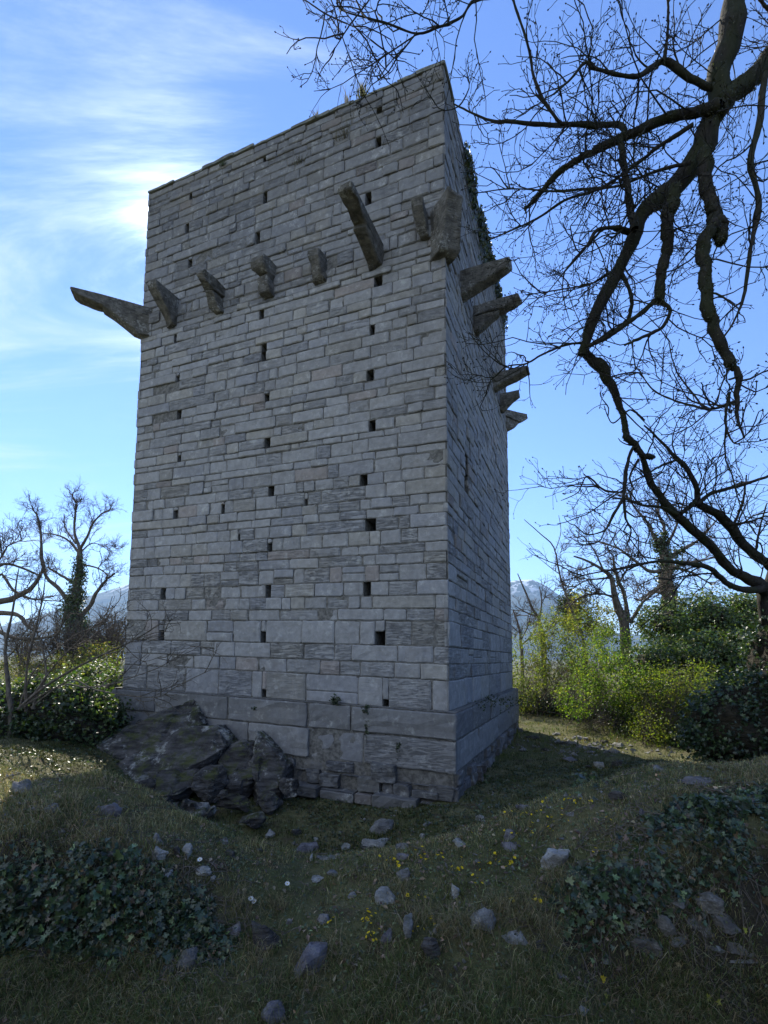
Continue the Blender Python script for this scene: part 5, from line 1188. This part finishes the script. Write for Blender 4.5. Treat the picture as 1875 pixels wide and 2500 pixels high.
def grass(label, n, xr, yr, hr, wr, wts, lean, seed, dens, name='grass', bright=1.0):
    x, y = scatter(n, xr, yr, dens); k = ~tower_mask(x, y)
    k &= ~(in_poly(x, y, IVL) & (rgc.random(len(x)) < .45)) & ~(in_poly(x, y, IVR) & (rgc.random(len(x)) < .5)); x, y = x[k], y[k]
    N0 = ground_n(x, y); k = rgc.random(len(x)) < np.clip((N0[:, 2] - .58) / .25, .10, 1); x, y = x[k], y[k]      # turf is thin on the steep faces
    # straw gathers in patches, green in others
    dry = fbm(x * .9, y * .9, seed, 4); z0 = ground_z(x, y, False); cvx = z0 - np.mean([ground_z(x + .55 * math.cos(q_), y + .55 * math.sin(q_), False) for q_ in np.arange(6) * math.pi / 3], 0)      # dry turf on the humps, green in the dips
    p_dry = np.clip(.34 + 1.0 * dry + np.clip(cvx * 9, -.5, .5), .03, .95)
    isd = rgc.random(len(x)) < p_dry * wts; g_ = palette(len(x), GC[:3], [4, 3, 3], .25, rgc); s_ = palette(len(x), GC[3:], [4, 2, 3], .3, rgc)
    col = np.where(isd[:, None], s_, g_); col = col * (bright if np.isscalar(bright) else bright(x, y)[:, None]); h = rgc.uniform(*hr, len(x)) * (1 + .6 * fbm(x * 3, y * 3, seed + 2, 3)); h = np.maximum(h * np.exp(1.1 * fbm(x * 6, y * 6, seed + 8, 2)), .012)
    v, f, c = blades(x, y, h, rgc.uniform(*wr, len(x)), col, rgc.uniform(.2, 1.0, len(x)) * lean)
    return tag(np_mesh(name, v, f, M_GRASS, None, c), label, 'grass', kind='stuff')
patch = lambda x, y: np.clip(.76 + .8 * fbm(x * 1.7, y * 1.7, 31, 4), .25, 1)
grass('short mixed green and straw grass of the near slopes', 210000, (-4.6, 5.2), (2.2, 5.6), (.018, .060), (.0022, .0045), 1.0, 1.0, 41, patch, bright=lambda x, y: np.clip((y - 2.2) / 1.2, .55, 1))  # blade colour darkens towards the camera to imitate foreground shade
grass('grass of the lawn and hollow before the tower', 230000, (-9, 10), (5.0, 17), (.03, .085), (.005, .010), .16, .9, 42, lambda x, y: np.clip(.75 + .8 * fbm(x, y, 33, 4), .12, 1), bright=lambda x, y: np.where(y > 11.5, 1.0, .50))  # tower shade put into the blade colour; full colour on the sunlit far part
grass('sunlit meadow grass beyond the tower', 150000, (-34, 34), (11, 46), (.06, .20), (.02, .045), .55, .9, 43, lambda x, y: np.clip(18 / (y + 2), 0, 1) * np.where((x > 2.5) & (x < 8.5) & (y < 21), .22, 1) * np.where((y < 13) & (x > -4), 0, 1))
# long straw tufts
def tufts(label, centers, per, spread, hr, seed, wd=(.002, .004), dry=.8):
    xs = []; ys = []
    for cx, cy in centers: xs.append(cx + rgc.normal(0, spread, per)); ys.append(cy + rgc.normal(0, spread, per))
    x = np.concatenate(xs); y = np.concatenate(ys); n = len(x)
    isd = rgc.random(n) < dry; col = np.where(isd[:, None], palette(n, [(.26, .22, .13), (.18, .15, .08), (.32, .28, .18)], [3, 3, 1], .25, rgc), palette(n, GC[:3], [3, 3, 2], .25, rgc))
    v, f, c = blades(x, y, rgc.uniform(*hr, n), rgc.uniform(*wd, n), col, rgc.uniform(.5, 1.5, n)); return tag(np_mesh('dry_grass', v, f, M_GRASS, None, c), label, 'grass', kind='stuff')
cen = [march(a, b)[:2] for a, b in ((1075, 1965), (1110, 1975), (1130, 1950), (1160, 1985), (1000, 2010), (1030, 2020), (970, 2000), (860, 1930), (1200, 1900), (1240, 1930), (1480, 1860), (1510, 1830), (1570, 1850), (1180, 2030), (900, 1990), (300, 1930), (380, 1950), (520, 1960), (600, 1960), (660, 2110), (560, 2080), (720, 2060), (300, 2040), (180, 1900))]
tufts('long pale dead grass hanging in tufts on the slopes', cen, 150, .055, (.07, .18), 51)
cen = [march(a, b)[:2] for a, b in zip(rgc.uniform(-100, 1750, 120), rgc.uniform(2085, 2230, 120))]
tufts('tussocks of green and dead grass in the near foreground', cen, 120, .07, (.05, .13), 52, (.002, .0045), .4)
cen = [march(a, b)[:2] for a, b in ((60, 1790), (20, 1760), (100, 1770), (130, 1740), (20, 1820), (60, 1720), (150, 1760), (-30, 1800), (170, 1800), (90, 1840), (230, 1700), (300, 1780), (220, 1810), (1560, 1665), (1610, 1670), (1640, 1690), (1450, 1720))]
tufts('tufts of sun-bleached grass on the left bank and right crest', cen, 200, .10, (.05, .13), 53, (.003, .006), .75)
xs = []; ys = []; hs = []
for sx_, sy_, W_, H_ in STONE_POS:
    n_ = int(40 + 500 * W_); a_ = rgc.uniform(0, 6.28, n_); xs.append(sx_ + np.cos(a_) * W_ * rgc.uniform(.45, .66, n_)); ys.append(sy_ + np.sin(a_) * W_ * .42 * rgc.uniform(.8, 1.3, n_)); hs.append(np.clip(H_ * rgc.uniform(.2, .6, n_), .02, .12))
x = np.concatenate(xs); y = np.concatenate(ys); h = np.concatenate(hs); n = len(x); isd = rgc.random(n) < .4
v, f, c = blades(x, y, h, .0016 + .0006 * y * rgc.uniform(.6, 1.3, n), np.where(isd[:, None], palette(n, GC[3:], [3, 2, 3], .3, rgc), palette(n, GC[:3], [3, 2, 3], .25, rgc)), rgc.uniform(.3, 1.1, n))
tag(np_mesh('grass', v, f, M_GRASS, None, c), 'longer grass growing close round the loose stones', 'grass', kind='stuff')
# small broad-leaved weeds and leaf litter
def weeds(label, n, xr, yr, size, cols, wts, name, seed, up):
    x, y = scatter(n, xr, yr, lambda a, b: np.clip(.52 + 1.2 * fbm(a * 1.9, b * 1.9, seed, 4), .08, 1)); k = ~tower_mask(x, y); x, y = x[k], y[k]
    N_ = ground_n(x, y); C = np.stack([x, y, ground_z(x, y)], 1) + N_ * rgc.uniform(.004, .035, (len(x), 1)) * up
    o_ = leaves(name, C, N_ + rgc.normal(size=C.shape) * .45, rgc.uniform(*size, len(x)), palette(len(x), cols, wts, .3, rgc), M_IVY, rnd=rgc, fold=.3); return tag(o_, label, name.replace('_', ' '), kind='stuff')
weeds('low broad-leaved weeds scattered over the slopes', 60000, (-4.8, 5.4), (2.2, 7), (.010, .030), [(.06, .085, .03), (.09, .115, .04), (.042, .062, .028), (.12, .135, .055)], [3, 2, 3, 1], 'weeds', 61, 1.0)
weeds('brown dead leaves scattered over the slopes', 26000, (-4.8, 5.4), (2.2, 7.5), (.015, .045), [(.15, .10, .065), (.24, .18, .12), (.09, .065, .045)], [3, 2, 3], 'leaf_litter', 62, .7)
weeds('shaded weeds over the hollow and lawn', 26000, (-6, 7), (5.6, 11), (.03, .07), [(.03, .05, .02), (.045, .065, .022)], [1, 1], 'weeds', 63, 1.5)  # dark palette puts the hollow's shade into the leaf colour
# gravel crumbs
def crumbs(label, n, xr, yr, sz, dens, seed):
    x, y = scatter(n, xr, yr, dens); k = ~tower_mask(x, y); x, y = x[k], y[k]; n = len(x); s_ = rgc.uniform(*sz, n) * np.exp(rgc.normal(0, .4, n))
    c = np.stack([x, y, ground_z(x, y) + s_ * .2], 1); oct_ = np.array([(1, 0, 0), (0, 1, 0), (-1, 0, 0), (0, -1, 0), (0, 0, .8), (0, 0, -.8)])
    v = c[:, None] + oct_[None] * s_[:, None, None] * rgc.uniform(.5, 1.2, (n, 6, 1)) + rgc.normal(size=(n, 6, 3)) * (s_ * .2)[:, None, None]
    f = np.array([(0, 1, 4), (1, 2, 4), (2, 3, 4), (3, 0, 4), (1, 0, 5), (2, 1, 5), (3, 2, 5), (0, 3, 5)]); fa = ((np.arange(n) * 6)[:, None, None] + f[None]).reshape(-1, 3)
    return tag(np_mesh('gravel', v.reshape(-1, 3), [fa], M_ROCK), label, 'gravel', kind='stuff')
crumbs('small stone crumbs strewn over the slopes and hollow', 5200, (-4.5, 5.5), (2.4, 9), (.005, .024), lambda x, y: np.clip(.1 + 1.6 * fbm(x * 1.2, y * 1.2, 77, 4), 0, 1), 1)
crumbs('pinkish rubble of the path beside the tower', 1500, (3.2, 7.5), (10.5, 16), (.02, .07), lambda x, y: np.clip(.3 + 1.2 * fbm(x, y, 79, 3), 0, 1) * (np.abs(y - 13.0 + (x - 4.6) * 1.0) < 1.6), 2)

# ivy and grass growing on the tower
def wall_ivy():
    rr = np.random.default_rng(95); n = 3000
    s_ = FR.L * np.clip(rr.beta(1.3, 1.6, n) * .80 + .20, 0, .99); h_ = HT - np.abs(rr.normal(0, .27, n)) * (1 + 1.0 * np.exp(-((s_ - 3.2) / 1.6) ** 2)) + .06
    k = fbm(s_ * 1.1, h_ * 1.1, 96, 3) > -.34; s_, h_ = s_[k], h_[k]; n = len(s_)
    d_ = rr.random(n) * .11 + .01; C = FR.at(s_, np.minimum(h_, HT + .12), d_)
    o_ = leaves('ivy', C, FR.n * .8 + rr.normal(size=(n, 3)) * .5, rr.uniform(.05, .11, n), palette(n, [(.03, .042, .012), (.05, .062, .018), (.022, .03, .012)], [3, 2, 2], .25, rr), M_IVY, None, 'ivy', droop=.7, rnd=rr)
    return tag(o_, 'dark ivy hanging from the top of the tower right face', 'ivy')
wall_ivy()
def tuft_on_wall(dx, dy, n, hh, label, cols, lean=.5, spread=.06, name='grass_tuft'):
    rr = np.random.default_rng(int(dx)); s_, z_ = FF.sh(dx, dy); base = FF.at(np.full(n, s_) + rr.normal(0, spread, n), np.full(n, min(z_, HT + .05)), np.full(n, 0.0) + rr.normal(0, .03, n))
    h = hh * rr.uniform(.5, 1, n); ld = rr.normal(size=(n, 3)) * np.array([1, 1, 0]) * lean; w2 = FF.e[None] * (.006 * rr.uniform(.6, 1.3, n))[:, None]
    m = base + UP * (h * .55)[:, None] + ld * (h * .2)[:, None]; t = base + UP * h[:, None] + ld * (h * .6)[:, None]
    v = np.stack([base - w2, base + w2, m + w2 * .7, m - w2 * .7, t], 1).reshape(-1, 3); i = (np.arange(n) * 5)[:, None]; c = palette(n, cols, [1] * len(cols), .2, rr)
    return tag(np_mesh(name, v, [i + np.array([[0, 1, 2, 3]]), i + np.array([[3, 2, 4]])], M_GRASS, None, np.repeat(c, 5, 0)), label, 'plant', 'plants on the tower')
tuft_on_wall(788, 206, 70, .40, 'tall straw-coloured grass tuft on the tower top', [(.22, .19, .09), (.12, .13, .04)], .28, .05)
tuft_on_wall(486, 352, 60, .14, 'small green tuft on the top edge of the tower', [(.05, .07, .02)], .6, .06)
tuft_on_wall(755, 222, 22, .30, 'thin wispy stalks left of the straw tuft on the tower top', [(.14, .12, .06)], .6, .03)
tuft_on_wall(690, 250, 16, .22, 'faint thin stalks midway along the tower top', [(.14, .12, .06)], .7, .03)
tuft_on_wall(745, 300, 40, .30, 'dry plant growing from a joint high on the wall', [(.07, .06, .03)], .9, .1)
tuft_on_wall(652, 350, 50, .22, 'dull green plant growing below the top edge', [(.045, .05, .02), (.08, .07, .04)], .9, .12)
def clump_on(F, s_, h_, d0, n, rad, label, seed):
    rr = np.random.default_rng(seed); C = F.at(np.full(n, s_), np.full(n, h_), np.full(n, d0)) + rr.normal(size=(n, 3)) * rad
    o_ = leaves('wall_plant', C, F.n * .6 + rr.normal(size=(n, 3)) * .7, rr.uniform(.035, .065, n), palette(n, [(.02, .032, .012), (.035, .05, .016)], [1, 1], .2, rr), M_IVY, rnd=rr); return tag(o_, label, 'plant', 'plants on the tower')
for q_, (x, y, n, rad, lab) in enumerate(((733, 1512, 130, .055, 'dark little fern on the ledge left of the wall middle'), (798, 1530, 110, .05, 'green tuft on the ledge near the tower corner'), (560, 1530, 40, .03, 'tiny sprig in a joint of the plinth'), (800, 1570, 130, np.array([.03, .03, .16]), 'ivy strand hanging down a joint of the plinth'), (868, 1610, 170, np.array([.03, .03, .09]), 'ivy strand in the open joint near the plinth corner'))):
    s_, z_ = FF.sh(x, y); clump_on(FF, s_, z_, .15, n, np.array(rad) * .7, lab, 200 + q_)
m_ = clump_on(FR, 2.6, 0.03, .12, 420, np.array([.40, .9, .03]), 'mossy growth along the ledge of the tower right face', 210); m_.name = 'moss'; m_['kind'] = 'stuff'; m_['category'] = 'moss'; del m_['group']

# flowers: individual plants, copies of one of each kind
def flower_proto(name, petal_col, centre_col, np_, rp, hstem):
    t = empty(name)
    a = np.arange(np_) * 2 * np.pi / np_; v = []; f = []
    for k_ in a:
        u_ = np.array([math.cos(k_), math.sin(k_), 0]); w_ = np.array([-math.sin(k_), math.cos(k_), 0]); b = len(v)
        v += [u_ * rp * .15 + [0, 0, hstem], u_ * rp * .6 + w_ * rp * .38 + [0, 0, hstem + rp * .25], u_ * rp + [0, 0, hstem + rp * .32], u_ * rp * .6 - w_ * rp * .38 + [0, 0, hstem + rp * .25]]; f.append([b, b + 1, b + 2, b + 3])
    np_mesh('petals', np.array(v), [np.array(f)], M_PETAL, t, np.tile(petal_col, (len(v), 1)))
    P_ = np.array([[(0, 0, -.01), (.003, .002, hstem * .5), (0, 0, hstem)]]); vv, ff = tubes(P_, np.array([[.0013, .0011, .0011]]), 4)
    np_mesh('stem', vv, [ff], M_PETAL, t, np.tile((.05, .08, .02), (len(vv), 1)))
    vv, ff = tubes(np.array([[(0, 0, hstem - .001), (0, 0, hstem + rp * .16), (0, 0, hstem + rp * .2)]]), np.array([[rp * .22, rp * .22, .0005]]), 6)
    np_mesh('centre', vv, [ff], M_PETAL, t, np.tile(centre_col, (len(vv), 1)))
    return t
def copy_tree(o_):
    c = o_.copy(); COL.objects.link(c)
    for ch in list(o_.children):
        d = ch.copy(); COL.objects.link(d); d.parent = c
    return c
yproto = flower_proto('yellow_flower', (.80, .60, .02), (.55, .36, .01), 6, .0165, .045)
wproto = flower_proto('daisy', (.75, .75, .75), (.6, .45, .03), 9, .018, .04)
CL = [((1133, 1760), (26, 5), 8, 'yellow flower in the cluster beside the purple stone on the lawn'), ((1238, 1736), (30, 5), 13, 'yellow flower in the row under the crest ivy clump'), ((1196, 1778), (14, 18), 11, 'yellow flower in the loose patch left of the long splinter'), ((1095, 1810), (30, 8), 6, 'yellow flower above the crumbling stone with a hollow'),
      ((925, 1856), (38, 10), 14, 'yellow flower on the crest right of the hollow'), ((1066, 1862), (10, 8), 7, 'yellow flower below the purple block'), ((1103, 1872), (9, 7), 6, 'yellow flower between purple block and white rock'), ((983, 1882), (8, 5), 6, 'yellow flower by the standing pale slab'), ((1145, 1800), (8, 8), 4, 'yellow flower alone right of the purple block'),
      ((792, 1985), (9, 12), 12, 'yellow flower in the steep column left of the blue grey stone'), ((806, 2030), (6, 12), 8, 'yellow flower just above the blue grey stone'), ((1110, 1951), (8, 3), 4, 'yellow flower in dead grass above the wall head'), ((1152, 1952), (7, 3), 5, 'yellow flower in dead grass right of the wall head'),
      ((1317, 1777), (3, 2), 2, 'yellow flower alone on the bare right slope'), ((1286, 1846), (3, 4), 3, 'yellow flower right of the crumbled white rock'), ((718, 1993), (6, 5), 3, 'yellow flower alone in the grass of the slope'), ((885, 1942), (14, 5), 5, 'yellow flower near the crumbly whitish stone'), ((930, 1990), (8, 6), 3, 'yellow flower above the dark squat block'),
      ((850, 1870), (20, 8), 8, 'yellow flower at the rim of the hollow'), ((1040, 1905), (26, 20), 6, 'yellow flower scattered right of the standing pale slab'), ((905, 2015), (10, 5), 3, 'yellow flower beside the thin crumbly stone'), ((1505, 1955), (20, 4), 3, 'yellow flower above the mossy wall')]
first = True
for (cx, cy), (sx, sy), n, lab in CL:
    for k_ in range(n):
        p = march(cx + rgc.normal(0, sx * .8), cy + rgc.normal(0, sy * .8)); o_ = yproto if first else copy_tree(yproto); first = False
        o_.location = (p[0], p[1], p[2] + .004); sc_ = .8 * rgc.uniform(.65, 1.05) * (.72 + .07 * p[1]); o_.scale = (sc_,) * 3
        o_.rotation_euler = (rgc.normal(.5, .35), rgc.normal(0, .35), rgc.uniform(0, 6.28)); tag(o_, lab, 'flower', 'yellow flowers on the slopes')
first = True
for (x, y), lab in (((619, 1919), 'white daisy highest in the grass below the hollow'), ((541, 1952), 'white daisy, left of the close pair'), ((556, 1957), 'white daisy, right of the close pair'), ((433, 1868), 'white daisy near the whitish broken stone')):
    p = march(x, y); o_ = wproto if first else copy_tree(wproto); first = False; o_.location = (p[0], p[1], p[2] + .003); o_.rotation_euler = (.5, rgc.normal(0, .3), 0); tag(o_, lab, 'flower', 'white daisies in the slope')
# yellowed leaves lying in the near grass
for x, y, s_, lab in ((1306, 2128, .040, 'bright yellow leaf standing in the near grass'), (1311, 2166, .030, 'pale yellow green leaf below the bright one'), (1534, 2171, .036, 'yellow green leaf at the lower right, left of a pair'), (1552, 2180, .032, 'yellow green leaf at the lower right, right of a pair'), (1612, 2022, .034, 'yellow leaf in front of the mossy wall end')):
    p = march(x, y); o_ = leaves('fallen_leaf', np.array([[0, 0, .02]]), np.array([[.2, -.9, .4]]), np.array([s_]), np.array([(.55, .42, .03) if s_ > .036 else (.36, .36, .06)]), M_PETAL, None, 'ivy', rnd=rgc); o_.location = (p[0], p[1], p[2] + .015); tag(o_, lab, 'leaf', 'yellowed leaves')
# ------------------------------------------------------------------ haze
bm = bmesh.new(); bmesh.ops.create_cube(bm, size=1.0)
for v in bm.verts: v.co = Vector((v.co.x * 12000, v.co.y * 9000 + 3400, v.co.z * 1000 + 440))
hz = bpy.data.materials.new('haze'); hz.use_nodes = True; t_ = hz.node_tree; t_.nodes.clear()
ho = t_.nodes.new('ShaderNodeOutputMaterial'); hv = t_.nodes.new('ShaderNodeVolumePrincipled')
hv.inputs['Color'].default_value = (0.36, 0.60, 1.0, 1); hv.inputs['Density'].default_value = 0.0001; hv.inputs['Anisotropy'].default_value = 0.2
t_.links.new(hv.outputs[0], ho.inputs['Volume'])
h_ = bm_obj('haze', bm, hz); tag(h_, 'blue spring haze between here and the mountains', 'haze', kind='stuff')
